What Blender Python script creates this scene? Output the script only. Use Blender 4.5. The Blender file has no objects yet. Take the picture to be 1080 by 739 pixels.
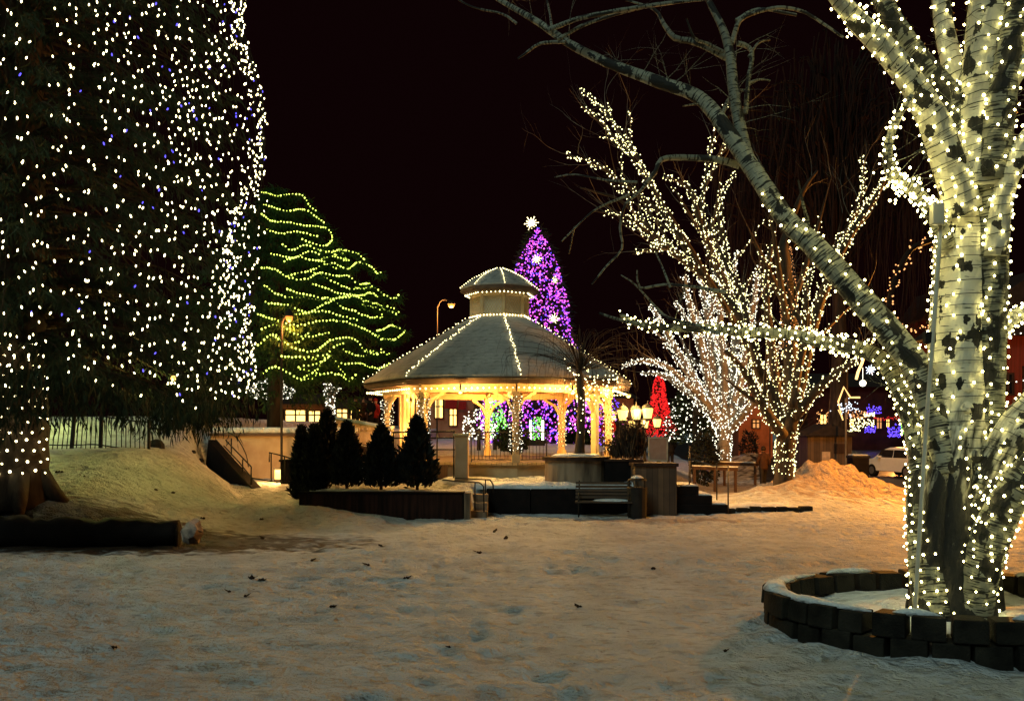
import bpy, math, random
import numpy as np
from mathutils import Vector, Matrix

R = math.radians
random.seed(11)
RNG = np.random.default_rng(5)
SC = bpy.context.scene
COL = SC.collection
F, HZ, CH = 935.0, 455.0, 2.35      # focal length in photo pixels, horizon row, eye height


def P(px, py, Y):
    return Vector(((px - 540) / F * Y, Y, CH + (HZ - py) / F * Y))


def GX(px, Y):
    return (px - 540) / F * Y


def ss(a, b, x):
    t = np.clip((np.asarray(x, dtype=float) - a) / (b - a), 0, 1)
    return t * t * (3 - 2 * t)


# ------------------------------------------------------------------ materials
def _nt(name):
    m = bpy.data.materials.new(name)
    m.use_nodes = True
    nt = m.node_tree
    return m, nt, nt.nodes['Principled BSDF']


def pmat(name, c1, c2=None, rough=.75, scale=4., bump=0., bscale=30., metal=0., stretch=(1, 1, 1), detail=6, lo=.35, hi=.65, spec=.12, bdist=.02):
    m, nt, b = _nt(name)
    c2 = c2 or tuple(x * .6 for x in c1)
    tc = nt.nodes.new('ShaderNodeTexCoord')
    mp = nt.nodes.new('ShaderNodeMapping')
    mp.inputs['Scale'].default_value = stretch
    nt.links.new(tc.outputs['Object'], mp.inputs['Vector'])
    n = nt.nodes.new('ShaderNodeTexNoise')
    n.inputs['Scale'].default_value = scale
    n.inputs['Detail'].default_value = detail
    nt.links.new(mp.outputs[0], n.inputs['Vector'])
    r = nt.nodes.new('ShaderNodeValToRGB')
    r.color_ramp.elements[0].position = lo
    r.color_ramp.elements[1].position = hi
    r.color_ramp.elements[0].color = (*c1, 1)
    r.color_ramp.elements[1].color = (*c2, 1)
    nt.links.new(n.outputs['Fac'], r.inputs[0])
    nt.links.new(r.outputs[0], b.inputs['Base Color'])
    b.inputs['Roughness'].default_value = rough
    b.inputs['Metallic'].default_value = metal
    b.inputs['Specular IOR Level'].default_value = spec
    if bump:
        n2 = nt.nodes.new('ShaderNodeTexNoise')
        n2.inputs['Scale'].default_value = bscale
        n2.inputs['Detail'].default_value = 5
        nt.links.new(mp.outputs[0], n2.inputs['Vector'])
        bp = nt.nodes.new('ShaderNodeBump')
        bp.inputs['Strength'].default_value = bump
        bp.inputs['Distance'].default_value = bdist
        nt.links.new(n2.outputs['Fac'], bp.inputs['Height'])
        nt.links.new(bp.outputs[0], b.inputs['Normal'])
    return m


def emat(name, col, strength):
    m, nt, b = _nt(name)
    b.inputs['Base Color'].default_value = (.04, .04, .04, 1)
    b.inputs['Emission Color'].default_value = (*col, 1)
    b.inputs['Emission Strength'].default_value = strength
    b.inputs['Roughness'].default_value = .4
    return m


def plank_mat(name, c1, c2, width=.14, axis='X', rough=.7):
    """Boards: a tone per board and a dark joint between them."""
    m, nt, b = _nt(name)
    tc = nt.nodes.new('ShaderNodeTexCoord')
    sp = nt.nodes.new('ShaderNodeSeparateXYZ')
    nt.links.new(tc.outputs['UV'], sp.inputs[0])
    mu = nt.nodes.new('ShaderNodeMath'); mu.operation = 'DIVIDE'
    mu.inputs[1].default_value = width
    nt.links.new(sp.outputs[axis], mu.inputs[0])
    fl = nt.nodes.new('ShaderNodeMath'); fl.operation = 'FLOOR'
    nt.links.new(mu.outputs[0], fl.inputs[0])
    fr = nt.nodes.new('ShaderNodeMath'); fr.operation = 'FRACT'
    nt.links.new(mu.outputs[0], fr.inputs[0])
    wn = nt.nodes.new('ShaderNodeTexWhiteNoise'); wn.noise_dimensions = '1D'
    nt.links.new(fl.outputs[0], wn.inputs['W'])
    mx = nt.nodes.new('ShaderNodeMixRGB')
    mx.inputs[1].default_value = (*c1, 1); mx.inputs[2].default_value = (*c2, 1)
    nt.links.new(wn.outputs['Value'], mx.inputs[0])
    gt = nt.nodes.new('ShaderNodeMath'); gt.operation = 'LESS_THAN'; gt.inputs[1].default_value = .08
    nt.links.new(fr.outputs[0], gt.inputs[0])
    m2 = nt.nodes.new('ShaderNodeMixRGB')
    nt.links.new(gt.outputs[0], m2.inputs[0])
    nt.links.new(mx.outputs[0], m2.inputs[1])
    m2.inputs[2].default_value = (.02, .012, .008, 1)
    ns = nt.nodes.new('ShaderNodeTexNoise'); ns.inputs['Scale'].default_value = 3
    nt.links.new(tc.outputs['Object'], ns.inputs['Vector'])
    m3 = nt.nodes.new('ShaderNodeMixRGB'); m3.blend_type = 'MULTIPLY'; m3.inputs[0].default_value = .6
    nt.links.new(m2.outputs[0], m3.inputs[1])
    nt.links.new(ns.outputs['Fac'], m3.inputs[2])
    nt.links.new(m3.outputs[0], b.inputs['Base Color'])
    b.inputs['Roughness'].default_value = rough
    return m


def birch_mat(name, light=(.80, .76, .58), dark=(.010, .009, .007), base_dark=None, scar=.57, lent=.62):
    """White papery bark, dark lenticels across the stem, black scars; UV is (around, along) in metres."""
    m, nt, b = _nt(name)
    tc = nt.nodes.new('ShaderNodeTexCoord')

    def noise(scale, sx, sy, detail=4):
        mp = nt.nodes.new('ShaderNodeMapping')
        mp.inputs['Scale'].default_value = (sx, sy, 1)
        nt.links.new(tc.outputs['UV'], mp.inputs[0])
        n = nt.nodes.new('ShaderNodeTexNoise')
        n.inputs['Scale'].default_value = scale
        n.inputs['Detail'].default_value = detail
        nt.links.new(mp.outputs[0], n.inputs['Vector'])
        return n

    def ramp(n, lo, hi, invert=False):
        r = nt.nodes.new('ShaderNodeMapRange')
        r.inputs[1].default_value = lo; r.inputs[2].default_value = hi
        nt.links.new(n.outputs['Fac'] if 'Fac' in n.outputs else n.outputs[0], r.inputs[0])
        return r
    a = ramp(noise(5, .9, 7), lent, lent + .05)        # lenticel dashes
    k = ramp(noise(2.2, 1.5, 1.0, 8), scar, scar + .007)     # black scars
    g = ramp(noise(2, 1, 1), .35, .7)
    mxa = nt.nodes.new('ShaderNodeMath'); mxa.operation = 'MAXIMUM'
    nt.links.new(a.outputs[0], mxa.inputs[0]); nt.links.new(k.outputs[0], mxa.inputs[1])
    fac = mxa
    if base_dark is not None:                   # old furrowed bark near the ground
        z0, z1 = base_dark
        sp = nt.nodes.new('ShaderNodeSeparateXYZ')
        nt.links.new(tc.outputs['Object'], sp.inputs[0])
        nz = noise(5, 3.0, .7)
        ad = nt.nodes.new('ShaderNodeMath'); ad.operation = 'MULTIPLY_ADD'
        nt.links.new(nz.outputs['Fac'], ad.inputs[0]); ad.inputs[1].default_value = 3.4
        nt.links.new(sp.outputs['Z'], ad.inputs[2])
        mr = nt.nodes.new('ShaderNodeMapRange')
        mr.inputs[1].default_value = z0 + 1.7; mr.inputs[2].default_value = z1 + 1.7
        mr.inputs[3].default_value = 1; mr.inputs[4].default_value = 0
        nt.links.new(ad.outputs[0], mr.inputs[0])
        mx2 = nt.nodes.new('ShaderNodeMath'); mx2.operation = 'MAXIMUM'
        nt.links.new(mxa.outputs[0], mx2.inputs[0]); nt.links.new(mr.outputs[0], mx2.inputs[1])
        fac = mx2
    c = nt.nodes.new('ShaderNodeMixRGB')
    c.inputs[1].default_value = (*light, 1)
    c.inputs[2].default_value = tuple(x * .62 for x in light) + (1,)
    nt.links.new(g.outputs[0], c.inputs[0])
    mx = nt.nodes.new('ShaderNodeMixRGB')
    nt.links.new(fac.outputs[0], mx.inputs[0])
    nt.links.new(c.outputs[0], mx.inputs[1])
    mx.inputs[2].default_value = (*dark, 1)
    nt.links.new(mx.outputs[0], b.inputs['Base Color'])
    b.inputs['Roughness'].default_value = .8
    bn = noise(12, 2, .8)
    bp = nt.nodes.new('ShaderNodeBump'); bp.inputs['Strength'].default_value = .9; bp.inputs['Distance'].default_value = .03
    nt.links.new(bn.outputs['Fac'], bp.inputs['Height'])
    nt.links.new(bp.outputs[0], b.inputs['Normal'])
    return m


def snow_mat(name, dirt=None, base=(.70, .74, .78), bump=.5):
    m, nt, b = _nt(name)
    tc = nt.nodes.new('ShaderNodeTexCoord')

    def noise(scale, det=5, vec=(1, 1, 1)):
        mp = nt.nodes.new('ShaderNodeMapping'); mp.inputs['Scale'].default_value = vec
        nt.links.new(tc.outputs['Object'], mp.inputs[0])
        n = nt.nodes.new('ShaderNodeTexNoise')
        n.inputs['Scale'].default_value = scale; n.inputs['Detail'].default_value = det
        nt.links.new(mp.outputs[0], n.inputs['Vector'])
        return n
    a = noise(1.1, 7)
    r = nt.nodes.new('ShaderNodeValToRGB')
    r.color_ramp.elements[0].position = .32; r.color_ramp.elements[1].position = .62
    r.color_ramp.elements[0].color = tuple(x * .74 for x in base) + (1,)
    r.color_ramp.elements[1].color = (*base, 1)
    nt.links.new(a.outputs['Fac'], r.inputs[0])
    col = r
    # darker mottling that paints in the shade of trodden dents
    dent = noise(4.2, 6, (1, 1.9, 1))
    ri = nt.nodes.new('ShaderNodeMapRange'); ri.inputs[1].default_value = .53; ri.inputs[2].default_value = .66; ri.inputs[4].default_value = .75
    nt.links.new(dent.outputs['Fac'], ri.inputs[0])
    mi = nt.nodes.new('ShaderNodeMixRGB'); mi.inputs[2].default_value = tuple(x * .52 for x in base) + (1,)
    nt.links.new(ri.outputs[0], mi.inputs[0]); nt.links.new(col.outputs[0], mi.inputs[1])
    col = mi
    # specks of bark and grit trodden into the crust
    sp = noise(9, 3)
    rs = nt.nodes.new('ShaderNodeMapRange'); rs.inputs[1].default_value = .70; rs.inputs[2].default_value = .78
    nt.links.new(sp.outputs['Fac'], rs.inputs[0])
    ms = nt.nodes.new('ShaderNodeMixRGB'); ms.inputs[2].default_value = (.16, .13, .10, 1)
    nt.links.new(rs.outputs[0], ms.inputs[0]); nt.links.new(col.outputs[0], ms.inputs[1])
    col = ms
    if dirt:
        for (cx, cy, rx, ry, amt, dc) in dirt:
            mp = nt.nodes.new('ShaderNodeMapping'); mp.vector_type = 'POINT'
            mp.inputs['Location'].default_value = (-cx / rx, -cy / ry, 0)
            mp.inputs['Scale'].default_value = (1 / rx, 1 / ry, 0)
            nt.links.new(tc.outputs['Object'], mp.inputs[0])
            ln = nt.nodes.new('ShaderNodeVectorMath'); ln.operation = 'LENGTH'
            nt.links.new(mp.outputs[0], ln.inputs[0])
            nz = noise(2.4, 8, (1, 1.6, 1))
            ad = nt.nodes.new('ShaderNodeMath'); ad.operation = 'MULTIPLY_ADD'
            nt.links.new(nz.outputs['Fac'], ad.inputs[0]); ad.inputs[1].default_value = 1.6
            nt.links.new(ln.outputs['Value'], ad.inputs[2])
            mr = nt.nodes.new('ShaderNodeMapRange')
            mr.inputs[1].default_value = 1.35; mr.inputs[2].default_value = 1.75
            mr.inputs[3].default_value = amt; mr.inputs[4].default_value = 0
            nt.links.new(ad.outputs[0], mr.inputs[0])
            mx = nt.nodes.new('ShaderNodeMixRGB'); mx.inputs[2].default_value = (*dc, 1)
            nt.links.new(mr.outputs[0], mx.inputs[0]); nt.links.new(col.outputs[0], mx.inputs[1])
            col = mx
    nt.links.new(col.outputs[0], b.inputs['Base Color'])
    b.inputs['Roughness'].default_value = .65
    b.inputs['Specular IOR Level'].default_value = .25
    n1 = noise(3.2, 8, (1, 1, 1)); n2 = noise(24, 6)
    vo = nt.nodes.new('ShaderNodeTexVoronoi'); vo.inputs['Scale'].default_value = 7.5
    vo.feature = 'SMOOTH_F1'
    nz = noise(3, 3)
    mv = nt.nodes.new('ShaderNodeMixRGB'); mv.inputs[0].default_value = .25
    nt.links.new(tc.outputs['Object'], mv.inputs[1]); nt.links.new(nz.outputs['Color'], mv.inputs[2])
    nt.links.new(mv.outputs[0], vo.inputs['Vector'])
    m1 = nt.nodes.new('ShaderNodeMath'); m1.operation = 'MULTIPLY_ADD'; m1.inputs[1].default_value = .6
    nt.links.new(n2.outputs['Fac'], m1.inputs[0]); nt.links.new(n1.outputs['Fac'], m1.inputs[2])
    m2 = nt.nodes.new('ShaderNodeMath'); m2.operation = 'MULTIPLY_ADD'; m2.inputs[1].default_value = .9
    nt.links.new(vo.outputs['Distance'], m2.inputs[0]); nt.links.new(m1.outputs[0], m2.inputs[2])
    bp = nt.nodes.new('ShaderNodeBump'); bp.inputs['Strength'].default_value = bump; bp.inputs['Distance'].default_value = .34
    nt.links.new(m2.outputs[0], bp.inputs['Height'])
    nt.links.new(bp.outputs[0], b.inputs['Normal'])
    return m


M = {}
M['snow'] = snow_mat('snow')
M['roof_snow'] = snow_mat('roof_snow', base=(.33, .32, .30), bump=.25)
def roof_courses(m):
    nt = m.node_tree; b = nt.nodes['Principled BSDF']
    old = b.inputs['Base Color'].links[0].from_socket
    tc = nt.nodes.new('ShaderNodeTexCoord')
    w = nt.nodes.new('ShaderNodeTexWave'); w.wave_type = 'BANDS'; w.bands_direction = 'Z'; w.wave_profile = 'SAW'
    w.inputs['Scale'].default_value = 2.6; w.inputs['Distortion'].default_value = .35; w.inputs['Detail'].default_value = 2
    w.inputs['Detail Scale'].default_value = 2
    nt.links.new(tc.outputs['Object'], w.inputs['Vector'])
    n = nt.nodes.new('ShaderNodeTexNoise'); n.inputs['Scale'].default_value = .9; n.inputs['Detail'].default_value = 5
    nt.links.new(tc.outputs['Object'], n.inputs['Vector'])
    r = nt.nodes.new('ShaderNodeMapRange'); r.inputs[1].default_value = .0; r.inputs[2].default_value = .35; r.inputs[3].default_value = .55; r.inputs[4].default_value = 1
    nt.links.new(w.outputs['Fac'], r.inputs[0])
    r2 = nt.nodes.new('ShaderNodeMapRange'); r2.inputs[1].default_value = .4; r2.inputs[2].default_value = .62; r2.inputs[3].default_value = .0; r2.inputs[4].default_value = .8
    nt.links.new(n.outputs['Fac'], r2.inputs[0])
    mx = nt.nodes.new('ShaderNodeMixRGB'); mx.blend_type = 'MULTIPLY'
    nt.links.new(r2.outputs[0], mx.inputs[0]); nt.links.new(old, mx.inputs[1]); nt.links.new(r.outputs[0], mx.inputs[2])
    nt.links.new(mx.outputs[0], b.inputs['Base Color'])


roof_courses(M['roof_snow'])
M['ground'] = snow_mat('ground_snow', dirt=[
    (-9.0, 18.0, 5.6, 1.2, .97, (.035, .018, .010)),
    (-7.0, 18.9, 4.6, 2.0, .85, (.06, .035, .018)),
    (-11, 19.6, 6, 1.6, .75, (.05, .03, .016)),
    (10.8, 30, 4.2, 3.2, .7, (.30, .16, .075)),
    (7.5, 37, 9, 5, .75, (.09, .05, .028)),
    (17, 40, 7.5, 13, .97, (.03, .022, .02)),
    (4, 23.8, 3.5, .7, .5, (.18, .10, .06)),
], bump=1.0)
M['birch'] = birch_mat('birch_bark', base_dark=(1.6, 2.4))
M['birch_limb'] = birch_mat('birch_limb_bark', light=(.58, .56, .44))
M['birch_lean_dimmed'] = birch_mat('birch_leaning_dimmed_bark', light=(.36, .36, .27), scar=.55, lent=.52)  # the limb's unlit upper reach is put into this darker tone
M['birch_dark_shaded'] = birch_mat('birch_dark_shaded_bark', light=(.24, .24, .18), scar=.53, lent=.53)  # dark stems; also stands in for shade on the unlit fork and twigs
M['grey_bark'] = pmat('grey_bark', (.20, .17, .13), (.09, .075, .06), scale=6, bump=.6, stretch=(1, 1, .25), bscale=14)
M['brown_bark'] = pmat('brown_bark', (.055, .038, .026), (.022, .015, .011), scale=6, bump=.8, stretch=(1, 1, .2), bscale=12)
M['red_twig'] = pmat('red_twig', (.022, .011, .008), (.012, .007, .005), scale=2)
M['needle'] = pmat('spruce_needles', (.024, .036, .017), (.011, .020, .010), scale=2)
M['needle_green'] = pmat('green_spruce_needles', (.028, .065, .018), (.012, .03, .008), scale=2)
M['cedar'] = pmat('cedar_scale', (.014, .017, .014), (.006, .008, .010), scale=3)
M['bush'] = pmat('bush_leaf', (.022, .035, .014), (.01, .018, .008), scale=3)
M['straw'] = pmat('straw_grass', (.16, .10, .05), (.05, .03, .015), scale=3)
M['wire'] = pmat('dark_green_wire', (.012, .016, .010), rough=.5)
M['iron'] = pmat('black_iron', (.014, .012, .012), (.02, .018, .016), rough=.7, spec=.15)
M['iron_worn'] = pmat('worn_grey_iron', (.12, .11, .10), (.03, .028, .026), rough=.5, metal=.6, scale=8)
M['cream_wood'] = plank_mat('cream_boards', (.58, .42, .22), (.44, .30, .14), .17)
M['ceiling_wood'] = plank_mat('ceiling_boards', (.50, .24, .11), (.40, .17, .07), .14)
M['cream_paint'] = pmat('cream_paint', (.58, .44, .26), (.48, .34, .18), scale=3, rough=.6, bump=.15)
M['brown_wood'] = pmat('dark_brown_wood', (.055, .03, .02), (.025, .014, .010), scale=5, stretch=(1, 1, .2), bump=.3)
M['fascia'] = pmat('brown_fascia', (.13, .085, .055), (.09, .055, .04), scale=4, rough=.55)
M['plank_wall'] = plank_mat('weathered_boards', (.15, .09, .05), (.07, .04, .025), .16)
M['concrete'] = pmat('stained_concrete', (.26, .19, .13), (.07, .05, .036), scale=2.2, stretch=(1.6, 1.6, .25), bump=.3, lo=.4, hi=.66)
M['rust_wall'] = pmat('reddish_wall', (.035, .014, .010), (.007, .004, .004), scale=4, stretch=(2.5, 2.5, .2), bump=.4)
M['dark_wall'] = pmat('dark_stone_wall', (.009, .006, .006), (.004, .003, .003), scale=4, bump=.5)
M['block'] = pmat('dark_planter_block', (.026, .023, .017), (.007, .006, .005), scale=3.2, bump=.8, bscale=45)
M['stucco'] = pmat('stucco', (.50, .36, .22), (.42, .28, .16), scale=2.5, bump=.3)
M['soil'] = pmat('leaf_litter_soil', (.05, .03, .02), (.015, .010, .008), scale=14, bump=1)
M['asphalt'] = pmat('wet_asphalt', (.035, .032, .032), (.02, .018, .018), rough=.38, scale=3, bump=.15, spec=.5)
M['red_wall'] = pmat('dark_red_wall', (.055, .013, .009), (.03, .008, .006), scale=1.5, bump=.3)
M['house_red'] = pmat('house_red_boards', (.20, .035, .02), (.12, .022, .014), scale=1.5, stretch=(6, 6, .3), bump=.3)
M['dark_roof'] = pmat('dark_roof', (.03, .022, .02), scale=4, bump=.3)
M['tan_wall'] = pmat('tan_wall', (.36, .20, .10), (.26, .13, .06), scale=1.5, bump=.2)
M['coat'] = pmat('dark_brown_coat', (.05, .024, .014), (.03, .014, .010), scale=10, rough=.9)
M['coat_black'] = pmat('black_coat', (.012, .011, .012), (.008, .008, .009), scale=10, rough=.9)
M['coat_red'] = pmat('red_coat', (.35, .02, .015), (.22, .015, .01), scale=10, rough=.85)
M['trouser'] = pmat('dark_trousers', (.018, .016, .018), rough=.9)
M['skin'] = pmat('skin', (.45, .26, .18), (.40, .22, .15), rough=.6)
M['hair'] = pmat('dark_hair', (.02, .012, .008), rough=.6)
M['car_paint'] = pmat('white_car_paint', (.62, .60, .56), (.58, .56, .52), rough=.25, spec=.6)
M['rubber'] = pmat('rubber', (.012, .012, .012), rough=.85)
M['glass'] = pmat('dark_glass', (.012, .013, .016), rough=.08, spec=.8)
M['alloy'] = pmat('alloy', (.35, .35, .36), rough=.35, metal=.8)
M['board'] = pmat('notice_paper', (.42, .24, .17), (.36, .19, .13), scale=6)
M['light_frame'] = pmat('pale_frame', (.62, .45, .30), rough=.5)
M['conduit'] = pmat('pale_conduit', (.62, .58, .46), (.5, .46, .36), rough=.4)
M['rock'] = pmat('pale_rock', (.42, .33, .27), (.16, .13, .12), scale=4, bump=.7, lo=.42, hi=.58)
M['dark_rock'] = pmat('dark_rock', (.03, .025, .022), scale=5, bump=.8)
M['white_wood'] = pmat('pale_roof_trim', (.55, .52, .42), (.45, .42, .34), scale=4)
# bulbs
M['b_warm'] = emat('bulb_warm_white', (1, .86, .32), 27)
M['b_spruce'] = emat('bulb_cream_white', (1, .86, .44), 11)
M['b_blue'] = emat('bulb_blue', (.10, .08, 1.0), 2.5)
M['b_cool'] = emat('bulb_cool_white', (1, .95, .72), 4)
M['b_far_warm'] = emat('bulb_yellow_white', (1, .90, .42), 5)
M['b_amber'] = emat('bulb_amber', (1, .42, .14), 2.2)
M['b_green'] = emat('bulb_lime', (.75, .95, .12), 5)
M['b_eave'] = emat('bulb_eave_white', (1, .84, .40), 7)
M['b_line'] = emat('bulb_eave_row', (1, .72, .26), 9)
M['b_purple'] = emat('bulb_purple', (.40, .05, .95), 3.0)
M['b_violet'] = emat('bulb_violet', (.66, .12, .95), 3.4)
M['b_magenta'] = emat('bulb_magenta', (.95, .10, .62), 3.0)
M['b_indigo'] = emat('bulb_indigo', (.12, .06, 1.0), 3.2)
M['b_red'] = emat('bulb_red', (1, .010, .012), 1.0)
M['b_star'] = emat('star_glow', (1, .82, .40), 5)
M['b_ice'] = emat('bulb_icy', (.75, .85, 1), 3)
M['b_fgreen'] = emat('bulb_green', (.25, .95, .12), 2.2)
M['lit_window'] = emat('lit_window', (1, .60, .15), 3.6)
M['lit_window_dim'] = emat('lit_window_dim', (1, .42, .12), .9)
M['lantern'] = emat('lantern_glass', (1, .60, .14), 2.4)
M['sodium'] = emat('sodium_lens', (1, .26, .03), 2.4)
M['tail'] = emat('tail_lamp', (.9, .03, .02), .9)


# ------------------------------------------------------------------ mesh builder and scene helpers
WL = {}          # world location of every root, so that parts can be built in world coordinates


class MB:
    def __init__(s):
        s.v, s.f, s.mi, s.uv = [], [], [], []

    def add(s, verts, faces, mat=0, uvs=None):
        o = len(s.v)
        s.v.extend([tuple(p) for p in verts])
        for k, f in enumerate(faces):
            s.f.append([o + i for i in f]); s.mi.append(mat)
            s.uv.append(uvs[k] if uvs else None)
        return s

    def box(s, c, size, rz=0, mat=0, rot=None, taper=1.0):
        hx, hy, hz = size[0] / 2, size[1] / 2, size[2] / 2
        m = rot if rot is not None else Matrix.Rotation(rz, 3, 'Z')
        c = Vector(c)
        vs = []
        for z in (-1, 1):
            k = taper if z > 0 else 1
            for x, y in ((-1, -1), (1, -1), (1, 1), (-1, 1)):
                vs.append(c + m @ Vector((x * hx * k, y * hy * k, z * hz)))
        sx, sy, sz = size
        U = [[(0, 0), (0, sy), (sx, sy), (sx, 0)], [(0, 0), (sx, 0), (sx, sy), (0, sy)]]
        for L in (sx, sy, sx, sy):
            U.append([(0, 0), (L, 0), (L, sz), (0, sz)])
        s.add(vs, [(0, 3, 2, 1), (4, 5, 6, 7), (0, 1, 5, 4), (1, 2, 6, 5), (2, 3, 7, 6), (3, 0, 4, 7)], mat, U)
        return s

    def bar(s, a, b, w, h=None, mat=0):
        """A square bar from a to b."""
        a, b = Vector(a), Vector(b)
        d = b - a
        L = d.length
        if L < 1e-6:
            return s
        z = d / L
        up = Vector((0, 0, 1)) if abs(z.z) < .95 else Vector((0, 1, 0))
        x = up.cross(z).normalized(); y = z.cross(x)
        m = Matrix((x, y, z)).transposed()
        return s.box((a + b) / 2, (w, h or w, L), rot=m, mat=mat)

    def tube(s, pts, rads, n=8, mat=0, caps=True, wob=0):
        pts = [Vector(p) for p in pts]
        if not isinstance(rads, (list, tuple)):
            rads = [rads] * len(pts)
        t = (pts[1] - pts[0]).normalized()
        up = Vector((0, 0, 1)) if abs(t.z) < .9 else Vector((1, 0, 0))
        nn = t.cross(up).normalized()
        o = len(s.v); L = 0
        lens = []
        for i, p in enumerate(pts):
            if i == 0:
                t = (pts[1] - pts[0])
            elif i == len(pts) - 1:
                t = pts[-1] - pts[-2]
            else:
                t = pts[i + 1] - pts[i - 1]
            t = t.normalized()
            nn = (nn - t * nn.dot(t))
            nn = nn.normalized() if nn.length > 1e-6 else t.orthogonal().normalized()
            bb = t.cross(nn)
            if i:
                L += (p - pts[i - 1]).length
            lens.append(L)
            for j in range(n):
                a = 2 * math.pi * j / n
                r = rads[i] * (1 + (random.uniform(-wob, wob) if wob else 0))
                q = p + nn * (math.cos(a) * r) + bb * (math.sin(a) * r)
                s.v.append((q.x, q.y, q.z))
        for i in range(len(pts) - 1):
            ci = 2 * math.pi * rads[i]; cj = 2 * math.pi * rads[i + 1]
            for j in range(n):
                k = (j + 1) % n
                s.f.append([o + i * n + j, o + i * n + k, o + (i + 1) * n + k, o + (i + 1) * n + j])
                s.mi.append(mat)
                s.uv.append([(ci * j / n, lens[i]), (ci * (j + 1) / n, lens[i]), (cj * (j + 1) / n, lens[i + 1]), (cj * j / n, lens[i + 1])])
        if caps:
            s.f.append([o + j for j in range(n)][::-1]); s.mi.append(mat); s.uv.append([(0, 0)] * n)
            e = o + (len(pts) - 1) * n
            s.f.append([e + j for j in range(n)]); s.mi.append(mat); s.uv.append([(0, 0)] * n)
        return s

    def loft(s, rings, mat=0, cap0=True, cap1=True, closed=True):
        n = len(rings[0]); o = len(s.v)
        for r in rings:
            s.v.extend([tuple(p) for p in r])
        acc = 0
        for i in range(len(rings) - 1):
            for j in range(n if closed else n - 1):
                k = (j + 1) % n
                a, b2, c, d = (Vector(rings[i][j]), Vector(rings[i][k]), Vector(rings[i + 1][k]), Vector(rings[i + 1][j]))
                w0 = (b2 - a).length; h = (d - a).length
                s.f.append([o + i * n + j, o + i * n + k, o + (i + 1) * n + k, o + (i + 1) * n + j])
                s.mi.append(mat); s.uv.append([(j * w0, i), (j * w0 + w0, i), (j * w0 + w0, i + h), (j * w0, i + h)])
        if cap0:
            s.f.append([o + j for j in range(n)][::-1]); s.mi.append(mat); s.uv.append(None)
        if cap1:
            e = o + (len(rings) - 1) * n
            s.f.append([e + j for j in range(n)]); s.mi.append(mat); s.uv.append(None)
        return s

    def lathe(s, prof, c, n=16, mat=0, sx=1, sy=1, ph=0):
        c = Vector(c)
        rings = []
        for r, z in prof:
            rings.append([c + Vector((sx * r * math.cos(ph + 2 * math.pi * j / n), sy * r * math.sin(ph + 2 * math.pi * j / n), z)) for j in range(n)])
        return s.loft(rings, mat)

    def bulb(s, c, r, st=1.0, mat=0, tilt=None):
        """A small faceted bulb (octahedron with one more ring)."""
        c = Vector(c)
        vs = [(0, 0, st)] + [(math.cos(a) * .95, math.sin(a) * .95, .1) for a in (0, 1.257, 2.513, 3.77, 5.027)] + [(0, 0, -st)]
        q = [Vector(p) * r for p in vs]
        if tilt is not None:
            q = [tilt @ p for p in q]
        fs = [(0, 1 + i, 1 + (i + 1) % 5) for i in range(5)] + [(6, 1 + (i + 1) % 5, 1 + i) for i in range(5)]
        s.add([c + p for p in q], fs, mat)
        return s

    def blades(s, pos, d, L, w, mat=0):
        """Many small leaf-sized diamonds: pos (n,3), direction d (n,3), length and width arrays."""
        pos = np.asarray(pos, float); d = np.asarray(d, float)
        n = len(pos)
        d = d / (np.linalg.norm(d, axis=1, keepdims=True) + 1e-9)
        rnd = RNG.normal(size=(n, 3))
        side = np.cross(d, rnd)
        side /= (np.linalg.norm(side, axis=1, keepdims=True) + 1e-9)
        L = np.broadcast_to(np.asarray(L, float), (n,))[:, None]
        w = np.broadcast_to(np.asarray(w, float), (n,))[:, None]
        a = pos; b = pos + d * L * .45 + side * w; c = pos + d * L; e = pos + d * L * .45 - side * w
        o = len(s.v)
        s.v.extend(map(tuple, np.stack([a, b, c, e], 1).reshape(-1, 3).tolist()))
        for i in range(n):
            s.f.append([o + 4 * i, o + 4 * i + 1, o + 4 * i + 2, o + 4 * i + 3])
        s.mi.extend([mat] * n); s.uv.extend([None] * n)
        return s

    def mesh(s, name, mats, off=Vector((0, 0, 0)), smooth=False):
        me = bpy.data.meshes.new(name)
        V = np.array(s.v, float) - np.array(off)
        me.from_pydata(V.tolist(), [], s.f)
        for m in (mats if isinstance(mats, (list, tuple)) else [mats]):
            me.materials.append(m)
        if max(s.mi, default=0) > 0:
            me.polygons.foreach_set('material_index', s.mi)
        if any(u is not None for u in s.uv):
            ul = me.uv_layers.new(name='UVMap')
            flat = []
            for f, u in zip(s.f, s.uv):
                for k in range(len(f)):
                    flat.extend(u[k] if u is not None and k < len(u) else (0, 0))
            ul.data.foreach_set('uv', flat)
        if smooth:
            me.polygons.foreach_set('use_smooth', [True] * len(me.polygons))
        me.update()
        return me

    def build(s, name, mats, parent=None, origin=None, smooth=False, bevel=0, label=None):
        off = Vector(origin) if origin is not None else (WL.get(parent.name, Vector((0, 0, 0))) if parent else Vector((0, 0, 0)))
        me = s.mesh(name, mats, off, smooth)
        o = bpy.data.objects.new(name, me)
        COL.objects.link(o)
        if parent:
            o.parent = parent
            WL[o.name] = off
        else:
            o.location = off
            WL[o.name] = off.copy()
        if bevel:
            b = o.modifiers.new('bevel', 'BEVEL'); b.width = bevel; b.segments = 2; b.limit_method = 'ANGLE'
        if label:
            o['label'] = label
        return o


def thing(name, label, cat, loc, group=None):
    o = bpy.data.objects.new(name, None)
    o.empty_display_size = .2
    COL.objects.link(o)
    o.location = loc
    WL[o.name] = Vector(loc)
    return tag(o, label, cat, group)


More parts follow.
